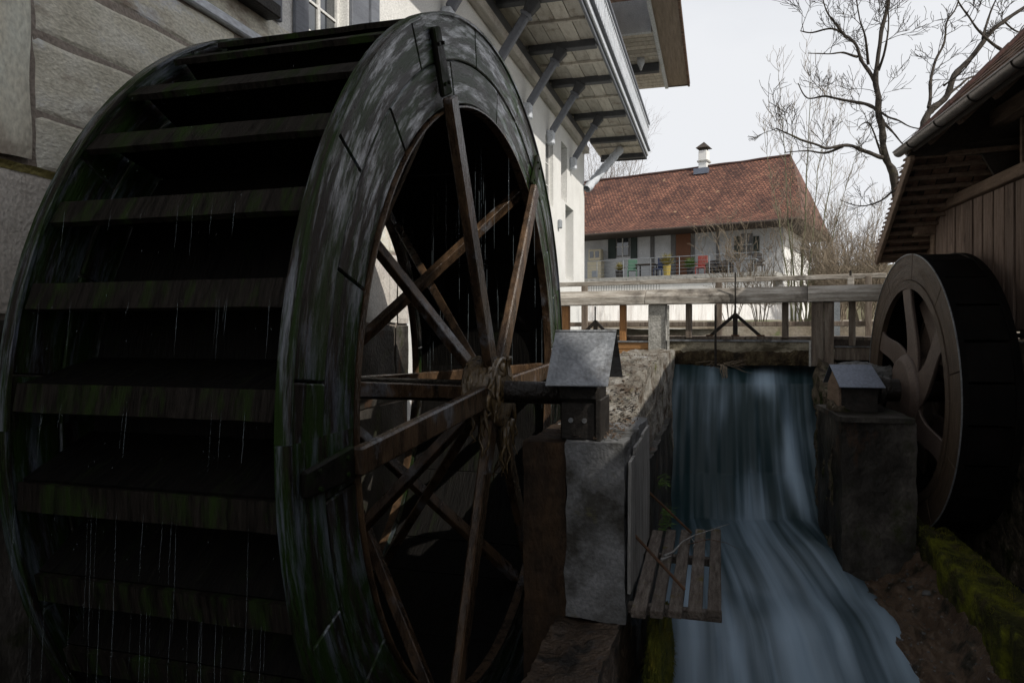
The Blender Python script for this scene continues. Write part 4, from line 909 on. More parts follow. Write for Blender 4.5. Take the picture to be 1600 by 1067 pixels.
for k_, (x, y, z, a, b) in enumerate(((2.42, 9.95, -.44, .34, .12), (2.62, 9.65, -.50, .28, .1), (2.2, 9.75, -.55, .2, .14))):
    obj('coping_stone', mbW(rough_block(x-a/2, x+a/2, y-.16, y+.2, z-.14, z, (4, 4, 2), .06, 40+k_)), m_conc, rw)
rp = thing('bearing_pier', 'dark concrete pier carrying the bearing hut of the small wheel', 'pier', W2(2.28, 8.6, -2.6), ZR)
obj('pier_body', mbW(rough_block(1.88, 2.62, 8.35, 9.6, -2.75, -1.0, (10, 12, 22), .022, 30)), m_wetc, rp)
obj('pier_top', mbW(rough_block(1.85, 2.60, 8.30, 9.6, -.995, -.94, (10, 12, 2), .01, 31)), m_wetc, rp)
hz = -.717
hut = thing('bearing_hut', 'tiny gabled wooden hut with blue grey sheet roof over the small wheel bearing', 'hut', W2(2.15, 9.15, -.94), ZR)
HX0, HX1 = 1.98, 2.36; HY0, HY1 = 9.0-.20, 9.40
mm = MB(); mm.extrude([Vector((0, HY0, -.94)), Vector((0, HY1, -.94)), Vector((0, HY1, -.66)), Vector((0, (HY0+HY1)/2, -.45)), Vector((0, HY0, -.66))], (HX0, 0, 0), (HX1-HX0, 0, 0))
obj('hut_body', mbW(mm), m_iron, hut)
mm = MB(); mm.extrude([Vector((0, HY0+.01, -.93)), Vector((0, HY1-.01, -.93)), Vector((0, HY1-.01, -.66)), Vector((0, (HY0+HY1)/2, -.465)), Vector((0, HY0+.01, -.66))], (HX0-.03, 0, 0), (.027, 0, 0))
obj('gable_board', mbW(mm), m_shedb, hut)
yc = (HY0+HY1)/2; zt = -.42
for nm, ya, za in (('roof_sheet', HY0-.13, -.655), ('roof_sheet', HY1+.13, -.655)):
    sheet(nm, W2(HX0-.07, yc, zt), W2(HX1+.01, yc, zt), W2(HX1+.05, ya, za), W2(HX0-.05, ya, za), -.008 if ya < yc else .008, m_lead, hut)
twig('dead_branch', [W2(2.35, 9.6, -.52), W2(2.5, 9.5, -.56), W2(2.68, 9.4, -.60)], .02, 'bleached dead branch lying behind the bearing hut', m_plank)
# mossy low wall
mw = thing('mossy_wall', 'low wall with green and yellow moss between the slab and the side race', 'wall', PZ(1500, 900, -2.4))
mt = MB()
def mwt(u, v):
    a = PZ(1419, 808, -2.12).lerp(PZ(1670, 1088, -2.20), v); b = PZ(1450, 796, -2.12).lerp(PZ(1690, 1000, -2.20), v)
    k_ = u*2-1; p = a.lerp(b, .5+.5*max(-1, min(1, k_*1.6))); dz = 0 if abs(k_) < .625 else (abs(k_)-.625)*3.2
    n_ = mnoise.noise(Vector((v*16, u*3, 0)))+.5*mnoise.noise(Vector((v*50, u*9, 0)))
    return p+Vector((-.04*n_, 0, -dz+.035*n_-.05*math.exp(-((abs(k_)-.625)/.05)**2)))
mt.grid(mwt, 26, 80); obj('wall_body', mt, m_mossd, mw, smooth=True)
fz = MB(); rg = random.Random(61)
for _ in range(9000):
    u, v = rg.uniform(.12, .92), rg.random(); dn = mnoise.noise(Vector((v*11, u*4, 7)))
    if dn < rg.uniform(-.25, .35): continue
    p = Vector(mwt(u, v)); l_ = rg.uniform(.012, .035); d = Vector((rg.gauss(0, .4)-(.5 if u < .3 else 0), rg.gauss(0, .4), 1)).normalized()*l_; s_ = Vector((rg.uniform(-1, 1), rg.uniform(-1, 1), 0))*.004
    fz.poly([p-s_, p+s_, p+d])
obj('moss_tufts', fz, m_moss, mw, fix=False)['kind'] = 'stuff'
# small pebbles on the slab
pb = MB(); rg = random.Random(31)
for _ in range(420):
    p = slabpt(rg.uniform(.1, .9), rg.random()**1.3); s_ = rg.uniform(.003, .011)*(1.8 if rg.random() > .93 else 1)
    pb.tube([p+Vector((0, 0, -s_*.3)), p+Vector((0, 0, s_*.2)), p+Vector((0, 0, s_*.55))], [s_*1.2, s_*1.3, s_*.5], 6)
tag(obj('pebbles', pb, m_conc), 'small wet pebbles scattered on the brown slab right of the water', 'pebbles', kind='stuff')
stk_ = [(1340, 842), (1375, 853), (1405, 866), (1440, 885)]
twig('fallen_branch', [PZ(x, y, -2.50) for x, y in stk_], .012, 'long thin dead stick lying on the wet brown slab', m_rust)
for k_, (px, py, s_) in enumerate(((1447, 928, .042), (1424, 920, .030), (1403, 893, .022), (1412, 908, .020))):
    _uv = min(((slabpt(i/20, j/40)-Vector((0, 0, 0))) for i in range(21) for j in range(41)), key=lambda q: abs(800+F*(q.x*CS+q.y*SN)/(-q.x*SN+q.y*CS)-px)+abs(515-F*q.z/(-q.x*SN+q.y*CS)-py)); c = _uv+Vector((0, 0, s_*.2)); sd = k_*9.0; m = MB()
    m.grid(lambda u, v: c+Vector((math.cos(u*6.283)*math.cos((v-.5)*3.1416)*s_, math.sin(u*6.283)*math.cos((v-.5)*3.1416)*s_, math.sin((v-.5)*3.1416)*s_*.5))*1.0+Vector((1, 1, 1))*.02*mnoise.noise(Vector((u*3+sd, v*3, sd))), 12, 8)
    tag(obj('stone', m, m_conc, smooth=True), ['palest and largest loose stone on the wet slab beside the rushing water', 'flat pale stone just left of the largest stone on the slab', 'small pale stone farthest up the slab near the fall', 'small round stone midway up the wet slab'][k_], 'stone')

# ================================================================ SMALL WHEEL (right)
R2 = 1.60; WX = 2.80; WW = .52
w2 = thing('water_wheel', 'smaller dark brown water wheel under the wooden shed on the right', 'water wheel', W2(WX+WW/2, 9.24, hz), ZR)
h2 = WW/2
def seg2(r0, r1, a0, a1, x0, x1, n): return arc_seg(r0, r1, a0, a1, x0, x1, n)
for s_ in (-1, 1):
    x0, x1 = (-h2, -h2+.05) if s_ < 0 else (h2-.05, h2)
    for i in range(10):
        a0 = 2*math.pi*i/10+.2; obj('felloe', seg2(1.30, R2, a0, a0+2*math.pi/10-.004, x0, x1, 9), m_rwring, w2, bevel=.006, local=True)
    obj('inner_ring', seg2(1.20, 1.296, 0, 2*math.pi-.001, x0-.012*(s_ < 0), x1, 72), m_rwring, w2, local=True)
    obj('rim_band', seg2(R2-.006, R2+.006, 0, 2*math.pi-.001, x0-.008, x0+.004, 96), m_sheet if s_ < 0 else m_rwdark, w2, local=True)
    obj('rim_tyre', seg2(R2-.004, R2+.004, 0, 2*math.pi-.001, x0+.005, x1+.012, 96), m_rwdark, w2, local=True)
bkt = None
for i in range(24):
    if bkt is None:
        m = MB(); a = rad(0, 1.595, 0, -.02); 
        m.v = []; L_ = h2-.052
        for x in (-L_, L_):
            for (rr, tt) in ((1.575, -.20), (1.588, -.20), (1.588, .19), (1.575, .19)): m.v.append(rad(0, rr - abs(tt)*.03, x, tt))
        m.f = [(0, 1, 2, 3), (7, 6, 5, 4), (0, 4, 5, 1), (1, 5, 6, 2), (2, 6, 7, 3), (3, 7, 4, 0)]
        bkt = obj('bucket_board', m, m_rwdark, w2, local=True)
    else: dup(bkt, w2, RX(R(15*i)))
sb2 = None
for i in range(24):
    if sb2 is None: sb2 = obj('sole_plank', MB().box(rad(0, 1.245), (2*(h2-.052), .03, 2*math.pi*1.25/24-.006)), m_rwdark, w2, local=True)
    else: dup(sb2, w2, RX(R(15*i)))
for i in range(16): obj('back_board', arc_seg(.1, 1.19, 2*math.pi*i/16, 2*math.pi*(i+1)/16-.012, h2-.04, h2-.01, 3), m_rwback, w2, local=True)
# curved cast arms
def carm(th0, x):
    m = MB(); n_ = 14
    for i in range(n_+1):
        t_ = i/n_; rr = .30+(1.22-.30)*t_; th = th0+.55*math.sin(t_*math.pi*.5); w_ = .10+.13*(1-t_)**1.5+.05*t_**3
        for (dt, dx) in ((-w_, 0), (w_, 0), (w_*.8, .05), (-w_*.8, .05)): m.v.append(rad(th, rr, x+dx, dt))
    for i in range(n_):
        for j in range(4): a = i*4+j; b = i*4+(j+1) % 4; m.f.append((a, b, b+4, a+4))
    m.f += [(0, 1, 2, 3), (n_*4+3, n_*4+2, n_*4+1, n_*4)]
    return obj('curved_arm', m, m_rwarm, w2, bevel=.012, smooth=False, local=True)
a0_ = carm(0, -h2+.0)
for k_ in range(1, 6): dup(a0_, w2, RX(R(60*k_)))
for k_ in range(6): dup(a0_, w2, Matrix.Translation((h2*1.3, 0, 0)) @ RX(R(60*k_+25)))
m = MB(); m.tube([(-h2-.10, 0, 0), (-h2-.085, 0, 0), (-h2-.03, 0, 0), (-h2+.05, 0, 0)], [.14, .36, .42, .42], 40); obj('hub_flange', m, m_rwarm, w2, bevel=.008, local=True)
m = MB(); m.tube([(-h2-.50, 0, 0), (-h2-.34, 0, 0), (-h2-.33, 0, 0), (-h2-.12, 0, 0), (h2, 0, 0), (h2+.4, 0, 0)], [.155, .155, .135, .135, .13, .12], 24); obj('axle', m, m_axle, w2, smooth=False, local=True)
for q in (-.44, -.30): m = MB(); m.tube([(-h2+q-.03, 0, 0), (-h2+q+.03, 0, 0)], .168, 24); obj('axle_collar', m, m_iron, w2, bevel=.006, local=True)

# ================================================================ WOODEN SHED (right)
shed = thing('wooden_shed', 'brown board shed with tiled roof and gutter above the small wheel', 'shed', W2(4.5, 5, -.12), ZR)
XB = 3.55; YE = 8.95                        # wall plane, far gable of the main roof
ZRAIL = 1.60
obj('foundation_wall', mbW(rough_block(XB-.02, XB+.5, -6, 10.6, -3.4, -.14, (3, 60, 16), .03, 50)), m_rock, shed)
ya = 2.5; k_ = 0
bn = [1465, 1484, 1497, 1511, 1525, 1540, 1557, 1575, 1591]
ysb = [FY(px, XB) for px in bn]
while ysb[-1] > 3: ysb.append(ysb[-1]-.30)
for a, b in zip(ysb[1:], ysb):
    d = rng.uniform(0, .012)
    obj('wall_board', mbW(MB().bb(XB-.03-d, XB-.004-d, a+.018, b-.018, -.02+rng.uniform(-.02, .02), ZRAIL-.08)), m_shedw, shed, bevel=.003)
    obj('back_board', box2(XB+.004, XB+.02, a-.05, a+.07, -.02, ZRAIL-.05), m_shedb, shed)
obj('wall_lining', box2(XB+.03, XB+.06, -6, 9.55, -.02, ZRAIL+.0), m_shedb, shed)
obj('top_rail', box2(XB-.10, XB+.02, 2.6, ysb[0]+.05, ZRAIL-.07, ZRAIL+.06), m_shedb, shed, bevel=.01)
obj('rail_end_block', box2(XB-.25, XB+.04, ysb[0]-.02, ysb[0]+.22, ZRAIL-.33, ZRAIL-.12), m_shedb, shed, bevel=.01)
obj('corner_post', box2(XB-.04, XB+.12, ysb[0]+.03, ysb[0]+.17, -.02, ZRAIL+.6), m_shedb, shed, bevel=.01)
obj('sill_pipe', mbW(MB().tube([(XB-.05, 3, -.06), (XB-.05, ysb[0], -.06)], .025, 8)), m_iron, shed)
# roof: main slope 45 degrees from the gutter up; ridge
GX, GZ = 2.70, 2.02; RXr, RZr = 5.6, 2.02+2.9
def slope(d, x=GX, z=GZ): return Vector((x+d*.7071, 0, z+d*.7071))
def tile_mesh():
    m = MB(); w_, l_, n_ = .175, .36, 5
    for t_ in (0, 1):                      # t_=0 upper end (hidden), 1 lower end
        pass
    outline = [(-w_/2, 0), (w_/2, 0), (w_/2, l_*.86), (w_*.28, l_*.97), (0, l_), (-w_*.28, l_*.97), (-w_/2, l_*.86)]
    top = [Vector((0, 0, 0))]*0
    for zz in (0, .016):
        for (a, b) in outline: m.v.append(Vector((b, a, zz)))      # x: down the slope, y: along
    k = len(outline); m.f.append(tuple(reversed(range(k)))); m.f.append(tuple(k+i for i in range(k)))
    for i in range(k): j = (i+1) % k; m.f.append((i, j, k+j, k+i))
    return m
tile0 = None; DS = .235
# local frame on the slope: x axis down slope (towards the gutter), z normal
def slope_mat(d, y, tilt=.045, x0=GX, z0=GZ, dirx=-1):
    s2 = .70710678
    xa = Vector((-s2, 0, -s2)); za = Vector((-s2, 0, s2)); ya_ = za.cross(xa)
    # tilt the tile so that its lower end lies on the course below
    xa2 = (xa + za*tilt).normalized(); za2 = (za - xa*tilt).normalized()
    M = Matrix.Identity(4)
    for i_ in range(3): M[i_][0] = xa2[i_]; M[i_][1] = ya_[i_]; M[i_][2] = za2[i_]
    p = Vector((x0+d*s2, y, z0+d*s2)) + za*.02
    for i_ in range(3): M[i_][3] = p[i_]
    return M
INVS = INV[shed.name]
shedM = Matrix.Translation(shed.location) @ Matrix.Rotation(ZR, 4, 'Z')
def place2(M): return shedM.inverted() @ RM @ M
ntile = 0; stuff_t = MB()
for c_ in range(17):
    d = .33 + c_*DS
    for i in range(70):
        y = YE-.09-i*.186 - (.093 if c_ % 2 else 0)
        M = slope_mat(d, y+rng.uniform(-.008, .008), .05+rng.uniform(-.012, .012))
        if y > 5.2 and c_ < 13:
            if tile0 is None: tile0 = obj('roof_tile', tile_mesh(), m_tile, shed, local=True); tile0.matrix_local = place2(M)
            else:
                t_ = tile0.copy(); col.objects.link(t_); t_.matrix_local = place2(M)
            ntile += 1
        elif y > -4:
            n0 = len(stuff_t.v); tm = tile_mesh(); MM = RM @ M
            stuff_t.v += [MM @ v for v in tm.v]; stuff_t.f += [tuple(n0+q for q in f) for f in tm.f]
obj('upper_roof_tiles', stuff_t, m_tile, shed, fix=False)['kind'] = 'stuff'
print('tiles', ntile)
# verge tiles on the far gable
for c_ in range(14):
    d0 = .1+c_*.28; a = slope(d0)+Vector((0, YE+.02, .05)); b = slope(d0+.31)+Vector((0, YE+.02, .075))
    mb = MB(); mb.tube([a, b], [.055, .045], 8, cap=True); mb.v = [RM @ v for v in mb.v]; obj('verge_tile', mb, m_tilev, shed)
obj('roof_deck', mbW(MB().extrude([slope(0), slope(4.1), slope(4.1)+Vector((.03, 0, -.03)), slope(0)+Vector((.03, 0, -.03))], (0, -5, 0), (0, YE-.02+5, 0))), m_eave, shed)
obj('back_slope', mbW(MB().quad((5.62, -5, 4.95), (5.62, YE, 4.95), (9.2, YE, 1.4), (9.2, -5, 1.4))), m_tile, shed)
for i in range(7):
    y = YE-.25-i*.8
    a = slope(.22)+Vector((0, y, -.09)); b = slope(4.0)+Vector((0, y, -.09)); obj('rafter', mbW(MB().beam(a, b, .10, .13, up=(0, 1, 0))), m_shedb, shed, bevel=.008)
obj('eave_plate', box2(XB-.06, XB+.10, -4, YE+.1, ZRAIL+.62, ZRAIL+.80), m_shedb, shed, bevel=.01)
# half round gutter with brackets
def gut():
    m = MB(); n_ = 10; ny_ = 40
    y0, y1 = -4.0, YE+.03
    for (r_, fl) in ((.075, 1), (.070, -1)):
        b0 = len(m.v)
        for j in range(ny_+1):
            y = y0+(y1-y0)*j/ny_
            for i in range(n_+1): a = math.pi*i/n_; m.v.append(Vector((GX-.07+math.cos(a)*r_*.78, y, GZ+.02-math.sin(a)*r_*.78)))
        for j in range(ny_):
            for i in range(n_): q = b0+j*(n_+1)+i; m.f.append((q, q+1, q+n_+2, q+n_+1))
    m.poly([Vector((GX-.07+math.cos(math.pi*i/n_)*.058, y1, GZ+.02-math.sin(math.pi*i/n_)*.058)) for i in range(n_+1)])
    m.tube([(GX-.130, y0, GZ+.022), (GX-.130, y1, GZ+.022)], .009, 6)
    return mbW(m)
obj('gutter', gut(), m_gutter, shed, smooth=True, fix=False)
for y in (8.5, 7.7, 6.9, 6.1, 5.3):
    obj('gutter_bracket', mbW(MB().tube([Vector((GX-.07+math.cos(a)*.062, y, GZ+.02-math.sin(a)*.062)) for a in [math.pi*i/8 for i in range(9)]], .008, 5)), m_iron, shed)
# low lean-to continuing beyond the gable: descends away from the camera, tiles and battens seen from below
LA, LB = W2(GX+.02, YE-.15, GZ-.04), P(1371, 404, 10.6); LA2 = P(1600, 120, 7.7)
LB2 = P(1475, 399, 10.25); LT2 = P(1560, 175, 8.5)
# plane through LA, LB, LB2
lc_ = [LA, LB, LB2]; nrm = (LB-LA).cross(LB2-LA).normalized()
if nrm.z < 0: nrm = -nrm
def onplane(px, py):
    d = P(px, py, 1.0); t_ = LA.dot(nrm)/d.dot(nrm); return d*t_
c00, c10 = LA, onplane(1640, 60)
c01, c11 = LB, LB+(c10-c00)*.55+Vector((0, 0, 0))
ux = (LB2-LB).normalized()
def lp(u, v): a = LA.lerp(LB, v); return a+ux*u
LW = 3.2
obj('lean_to_deck', MB().quad(lp(0, 0)+nrm*.06, lp(0, 1)+nrm*.06, lp(LW, 1)+nrm*.06, lp(LW, 0)+nrm*.06), m_eave, shed, fix=False)
for k_ in range(12):
    v = .03+k_*.086
    obj('roof_batten', MB().beam(lp(.03, v), lp(LW, v), .035, .045, up=nrm), m_shedb, shed)
tu = MB()
tl = [[], []]
for k_ in range(11):
    for j in range(17):
        u0 = .02+j*.185+(.09 if k_ % 2 else 0); v0 = .03+k_*.086+.018; v1 = v0+.10; lift_ = nrm*(.02+.012*rng.random()); lo_ = nrm*(.055)
        q = [lp(u0, v0)+lo_, lp(u0+.165, v0)+lo_, lp(u0+.165, v1)+lift_, lp(u0, v1)+lift_]
        mb = MB(); mb.v = q+[x_+nrm*.014 for x_ in q]; mb.f = [(0, 1, 2, 3), (7, 6, 5, 4), (0, 4, 5, 1), (1, 5, 6, 2), (2, 6, 7, 3), (3, 7, 4, 0)]
        if u0 < 1.7: obj('under_tile', mb, m_tile, shed, fix=False)
        else:
            n0 = len(tu.v); tu.v += mb.v; tu.f += [tuple(n0+z_ for z_ in f) for f in mb.f]
obj('far_under_tiles', tu, m_tile, shed, fix=False)['kind'] = 'stuff'
obj('verge_board', MB().beam(lp(-.0, 0), lp(-.0, 1.02), .05, .16, up=nrm), m_shedb, shed, bevel=.008)
obj('eave_board', MB().beam(lp(-.03, 1.01), lp(LW, 1.01), .04, .12, up=nrm), m_shedb, shed, bevel=.006)
m = MB()
for k_ in range(22): v = k_/21; p = lp(-.01, v*.98); m.box(p+nrm*.09, (.05, .12, .02), ZR)
obj('verge_tile_noses', m, m_tile, shed)['kind'] = 'stuff'
obj('diagonal_rafter', MB().beam(P(1545, 190, 8.3), P(1505, 312, 9.3), .13, .16), m_shedb, shed, bevel=.01)
obj('diagonal_rafter', MB().beam(P(1505, 312, 9.3), P(1450, 412, 10.3), .12, .14), m_shedb, shed, bevel=.01)
obj('cross_beam', MB().beam(P(1508, 287, 9.0), P(1600, 262, 8.4), .10, .14), m_shedb, shed, bevel=.01)
obj('cross_beam', MB().beam(P(1455, 322, 9.6), P(1520, 318, 9.3), .10, .12), m_shedb, shed, bevel=.01)
obj('gable_boards', mbW(box(XB+.07, 9.2, YE-.6, YE-.55, -.1, 2.2)), m_shedb, shed)
obj('dark_gable_fill', mbW(MB().extrude([Vector((2.66, 0, 1.955)), Vector((5.6, 0, 4.875)), Vector((8.8, 0, 1.5)), Vector((3.75, 0, 1.3)), Vector((3.42, 0, 1.93))], (0, YE-.16, 0), (0, .04, 0))), m_eave, shed)  # dark sheet added in place of the shaded shed interior
obj('inner_wall', mbW(box(XB+2.2, XB+2.25, -5, YE, -.1, 4.2)), m_eave, shed)

# ================================================================ FAR HOUSE
HR, HL = P(1246, 339, 38.0), P(915, 365, 44.6); HR.z = HL.z = 6.0
hu = (HL-HR); hu.z = 0; hu.normalize(); hwv = Vector((-hu.y, hu.x, 0)); hwv = hwv if hwv.y > 0 else -hwv
HRZ = math.atan2(-hu.y, -hu.x)
def H(u, w_, z): return Vector((HR.x, HR.y, 0))+hu*u+hwv*w_+Vector((0, 0, z))     # u to the left, w away
def Hu(px, w_=0):
    r = (px-800)/F; d = Vector((r*CS-SN, r*SN+CS, 0)); q = H(0, w_, 0); den = d.x*hu.y-d.y*hu.x; t = (q.x*hu.y-q.y*hu.x)/den
    p = d*t; return (p-q).dot(hu), t
def Hz(px, py, w_=0): return (515-py)/F*Hu(px, w_)[1]
house = thing('farmhouse', 'white farmhouse with big red tiled roof and terrace beyond the sluice', 'house', H(9, 0, .4), HRZ)
def hb(u0, u1, w0, w1, z0, z1):
    mb = MB(); c = H((u0+u1)/2, (w0+w1)/2, (z0+z1)/2); mb.box(c, (abs(u1-u0), abs(w1-w0), abs(z1-z0)), HRZ); return mb
UL = 24.0; WF = 1.5; WE = 9.5; ZE = 6.0; ZT = 3.05
uw = Hu(1224, WF)[0]
obj('wall', hb(uw, UL, WF, WF+.3, .2, 6.9), m_fac, house)
obj('gable_wall', hb(uw+.0, uw+.3, WF+.301, WE, .2, 7.2), m_white, house)
# roof with bell-cast eave and hipped end
RW = 5.0; RZ_ = 10.45
prof = [(-.45, 5.85), (.6, 6.5), (2.0, 7.65), (3.5, 9.1), (RW, RZ_)]
rm = MB(); rm.uv = []
ul = uw*0-.25
def hipu(z): k_ = (z-5.85)/(RZ_-5.85); return ul+ (Hu(1236, RW)[0]-ul)*k_**1.15
nr = 24
def prz(t_):
    x = t_*(len(prof)-1); i = min(int(x), len(prof)-2); k_ = x-i; return prof[i][0]*(1-k_)+prof[i+1][0]*k_, prof[i][1]*(1-k_)+prof[i+1][1]*k_
for side in (0, 1):
    b0 = len(rm.v)
    for j in range(nr+1):
        w_, z = prz(j/nr); w_ = w_ if side == 0 else 2*RW-w_; h_ = hipu(z)
        for i in range(13):
            u = h_+(UL+1-h_)*i/12; sag = -.12*math.sin(i/12*math.pi)*(z-5.85)/4.6+.05*mnoise.noise(Vector((u*.7, z, 0)))
            rm.v.append(H(u, w_, z+sag)); rm.uv.append((u, j/nr*7.2))
    for j in range(nr):
        for i in range(12): a = b0+j*13+i; rm.f.append((a, a+1, a+14, a+13))
b0 = len(rm.v)
for j in range(nr+1):
    w_, z = prz(j/nr); h_ = hipu(z)
    for i in range(7): ww = w_+(2*RW-2*w_)*i/6; rm.v.append(H(h_, ww, z)); rm.uv.append((ww+.1, j/nr*7.2))
for j in range(nr):
    for i in range(6): a = b0+j*7+i; rm.f.append((a, a+1, a+8, a+7))
obj('roof', rm, m_roof, house, fix=False)
m = MB()
ru = Hu(1236, RW)[0]
def rsag(u): k_ = (u-hipu(RZ_))/(UL+1-hipu(RZ_)); return RZ_-.12*math.sin(max(0, min(1, k_))*math.pi)+.05*mnoise.noise(Vector((u*.7, RZ_, 0)))
for i in range(66): u = ru+.02+i*.36; m.tube([H(u, RW, rsag(u)+.0), H(u+.38, RW, rsag(u+.38)+.02)], [.12, .10], 6)
obj('ridge_tiles', m, m_roof if False else m_tilev, house)['kind'] = 'stuff'
obj('eave_soffit', hb(ul+.1, UL, -.40, WF, 5.72, 5.80), m_eave, house); obj('gutter', MB().tube([H(ul, -.52, 5.80), H(UL, -.52, 5.80)], .09, 8), m_eave, house)
obj('verge_soffit', hb(ul, uw, WF, WE+.4, 5.72, 5.80), m_eave, house)
ci = Hu(1100, RW)[0]; cz = RZ_
ch = obj('chimney', hb(ci-.27, ci+.27, RW-.32, RW+.32, cz-.8, cz+.95), m_white, house, bevel=.03)
obj('chimney_band', hb(ci-.34, ci+.34, RW-.38, RW+.38, cz+.22, cz+.32), m_conc_l, ch); obj('chimney_cap_posts', hb(ci-.2, ci+.2, RW-.2, RW+.2, cz+.95, cz+1.12), m_eave, ch)
m = MB(); c1, c2, c3, c4 = H(ci-.42, RW-.42, cz+1.12), H(ci+.42, RW-.42, cz+1.12), H(ci+.42, RW+.42, cz+1.12), H(ci-.42, RW+.42, cz+1.12); t_ = H(ci, RW, cz+1.55)
m.poly([c1, c2, c3, c4]).poly([c1, c2, t_]).poly([c2, c3, t_]).poly([c3, c4, t_]).poly([c4, c1, t_]); obj('chimney_roof', m, m_eave, ch)
obj('chimney_flashing', hb(ci-.45, ci+.45, RW-.75, RW-.33, cz-.62, cz-.25), m_lead, ch)
# facade: timber posts, window, door, shutters
def hpan(px0, px1, py0, py1, name, m, w0, w1, par=None, z0=None, z1=None, bevel=0):
    u0, u1 = Hu(px0, w0)[0], Hu(px1, w0)[0]; pm = (px0+px1)/2
    return obj(name, hb(u0, u1, w0, w1, Hz(pm, py1, w0) if z0 is None else z0, Hz(pm, py0, w0) if z1 is None else z1), m, par or house, bevel=bevel)
for a, b in ((1016, 1022), (1048, 1055), (1080, 1085), (1119, 1123)): hpan(a, b, 0, 0, 'timber_post', m_post, WF-.06, WF-.002, None, ZT, 5.71)
def hwin(px0, px1, py0, py1, lit=False):
    u0, u1 = Hu(px0, WF)[0], Hu(px1, WF)[0]; z0, z1 = Hz(px0, py1, WF), Hz(px0, py0, WF)
    fr = obj('window_frame', hb(u0, u1, WF-.05, WF-.004, z0, z1), m_post, house)
    um = (u0+u1)/2
    for a, b in ((u0-.08, um+.04), (um-.04, u1+.08)):
        zz = (z0+z1)/2
        for c_, d_ in ((z0+.08, zz-.02), (zz+.02, z1-.08)): obj('window_pane', hb(a, b, WF-.062, WF-.052, c_, d_), m_glass, fr)
    obj('muntins', MB().tube([H(um, WF-.075, z0), H(um, WF-.075, z1)], .03, 4).tube([H(u0, WF-.075, (z0+z1)/2), H(u1, WF-.075, (z0+z1)/2)], .02, 4), m_sash, fr)
hwin(963, 984, 371, 402); hwin(1157, 1176, 366, 400)
for a, b in ((950, 962), (985, 995), (1147, 1156), (1177, 1186)): hpan(a, b, 369, 404, 'shutter', m_shut, WF-.09, WF-.01, bevel=.01)
dr_ = hpan(1056, 1079, 364, 0, 'door', m_door, WF-.05, WF-.003, None, ZT)
obj('door_handle', MB().box(H(Hu(1059, WF)[0], WF-.08, ZT+1.05), (.05, .05, .14)), m_iron, dr_)
# terrace slab, wall and railing
WT = -1.6
ut0 = Hu(1210, WT)[0]
obj('terrace_slab', hb(ut0, UL, WT, WF-.01, ZT-.22, ZT), m_conc_l, house)
obj('terrace_wall', hb(ut0+.15, UL, WT+.12, WT+.35, .2, ZT-.222), m_white, house)
rg = random.Random(2)
for i in range(int((UL-ut0-2)/.14)):
    u = ut0+.05+i*.14
    if i % 12 == 0: obj('railing_post', MB().tube([H(u, WT+.05, ZT-.1), H(u, WT+.05, ZT+1.02)], .022, 6), m_gate, house)
rl = MB(); rl.tube([H(ut0, WT+.05, ZT+1.02), H(UL, WT+.05, ZT+1.02)], .024, 6)
for k_ in range(1, 5): rl.tube([H(ut0, WT+.05, ZT+.19*k_), H(UL, WT+.05, ZT+.19*k_)], .008, 4)
obj('railing_wires', rl, m_gate, house)
# picket railing of the lower stair on the left
m = MB(); uL = Hu(1030, WT-.6)[0]
for i in range(60): u = uL+i*.16; m.tube([H(u, WT-.6, ZT-1.15), H(u, WT-.6, ZT-.28)], .014, 4)
m.tube([H(uL, WT-.6, ZT-.28), H(uL+9.6, WT-.6, ZT-.28)], .022, 4).tube([H(uL, WT-.6, ZT-1.15), H(uL+9.6, WT-.6, ZT-1.15)], .022, 4)
lr = tag(obj('lower_railing', m, m_post), 'dark picket railing in front of the white terrace wall', 'railing')
# furniture on the terrace
def T(px, w_=-.6): u, t = Hu(px, w_); return H(u, w_, ZT)
def chair(name, px, w_, mat, label, cat='chair', rz=0, s=1.0, group=None):
    p = T(px, w_); r_ = thing(name, label, cat, p, HRZ+rz, group); a = p
    def l_(c, d, nm, mt, **k): obj(nm, MB().box(Vector(c)*s, [x*s for x in d]), mt, r_, local=True, **k)
    l_((0, 0, .43), (.56, .5, .07), 'seat', mat, bevel=.02); l_((0, .25, .76), (.54, .06, .64), 'backrest', mat, bevel=.02)
    for i in (-1, 1):
        l_((i*.27, 0, .63), (.05, .48, .04), 'armrest', mat)
        for j in (-1, 1): l_((i*.25, j*.22, .2), (.045, .045, .4), 'leg', mat)
    return r_
def tub(px, w_, mat, label, rz=0):
    p = T(px, w_); r_ = thing('tub_chair', label, 'chair', p, HRZ+rz); m = MB()
    for i in range(15):
        a = math.pi*(i/14)+0; m.v += [Vector((math.cos(a)*.36, math.sin(a)*.32, .12)), Vector((math.cos(a)*.40, math.sin(a)*.36, .55+.30*math.sin(a))), Vector((math.cos(a)*.34, math.sin(a)*.30, .53+.30*math.sin(a))), Vector((math.cos(a)*.31, math.sin(a)*.27, .12))]
    for i in range(14):
        for j in range(4): q = i*4+j; z_ = i*4+(j+1) % 4; m.f.append((q, z_, z_+4, q+4))
    obj('shell', m, mat, r_, local=True); obj('seat', MB().tube([(0, .02, .34), (0, .02, .42)], .31, 12), mat, r_, local=True)
    for i in (-1, 1):
        for j in (-1, 1): obj('leg', MB().tube([(i*.24, j*.2, 0), (i*.24, j*.2, .34)], .025, 5), mat, r_, local=True)
chair('garden_chair', 988, -.9, m_grn, 'green garden chair on the farmhouse terrace left of the dark table', rz=.3)
chair('folding_chair', 1031, -.5, m_blu, 'dark blue folding chair on the terrace right of the dark table', rz=-.2, s=1.1)
chair('garden_chair', 1096, -.4, m_red, 'red high backed chair on the terrace right of the brown door', s=1.05)
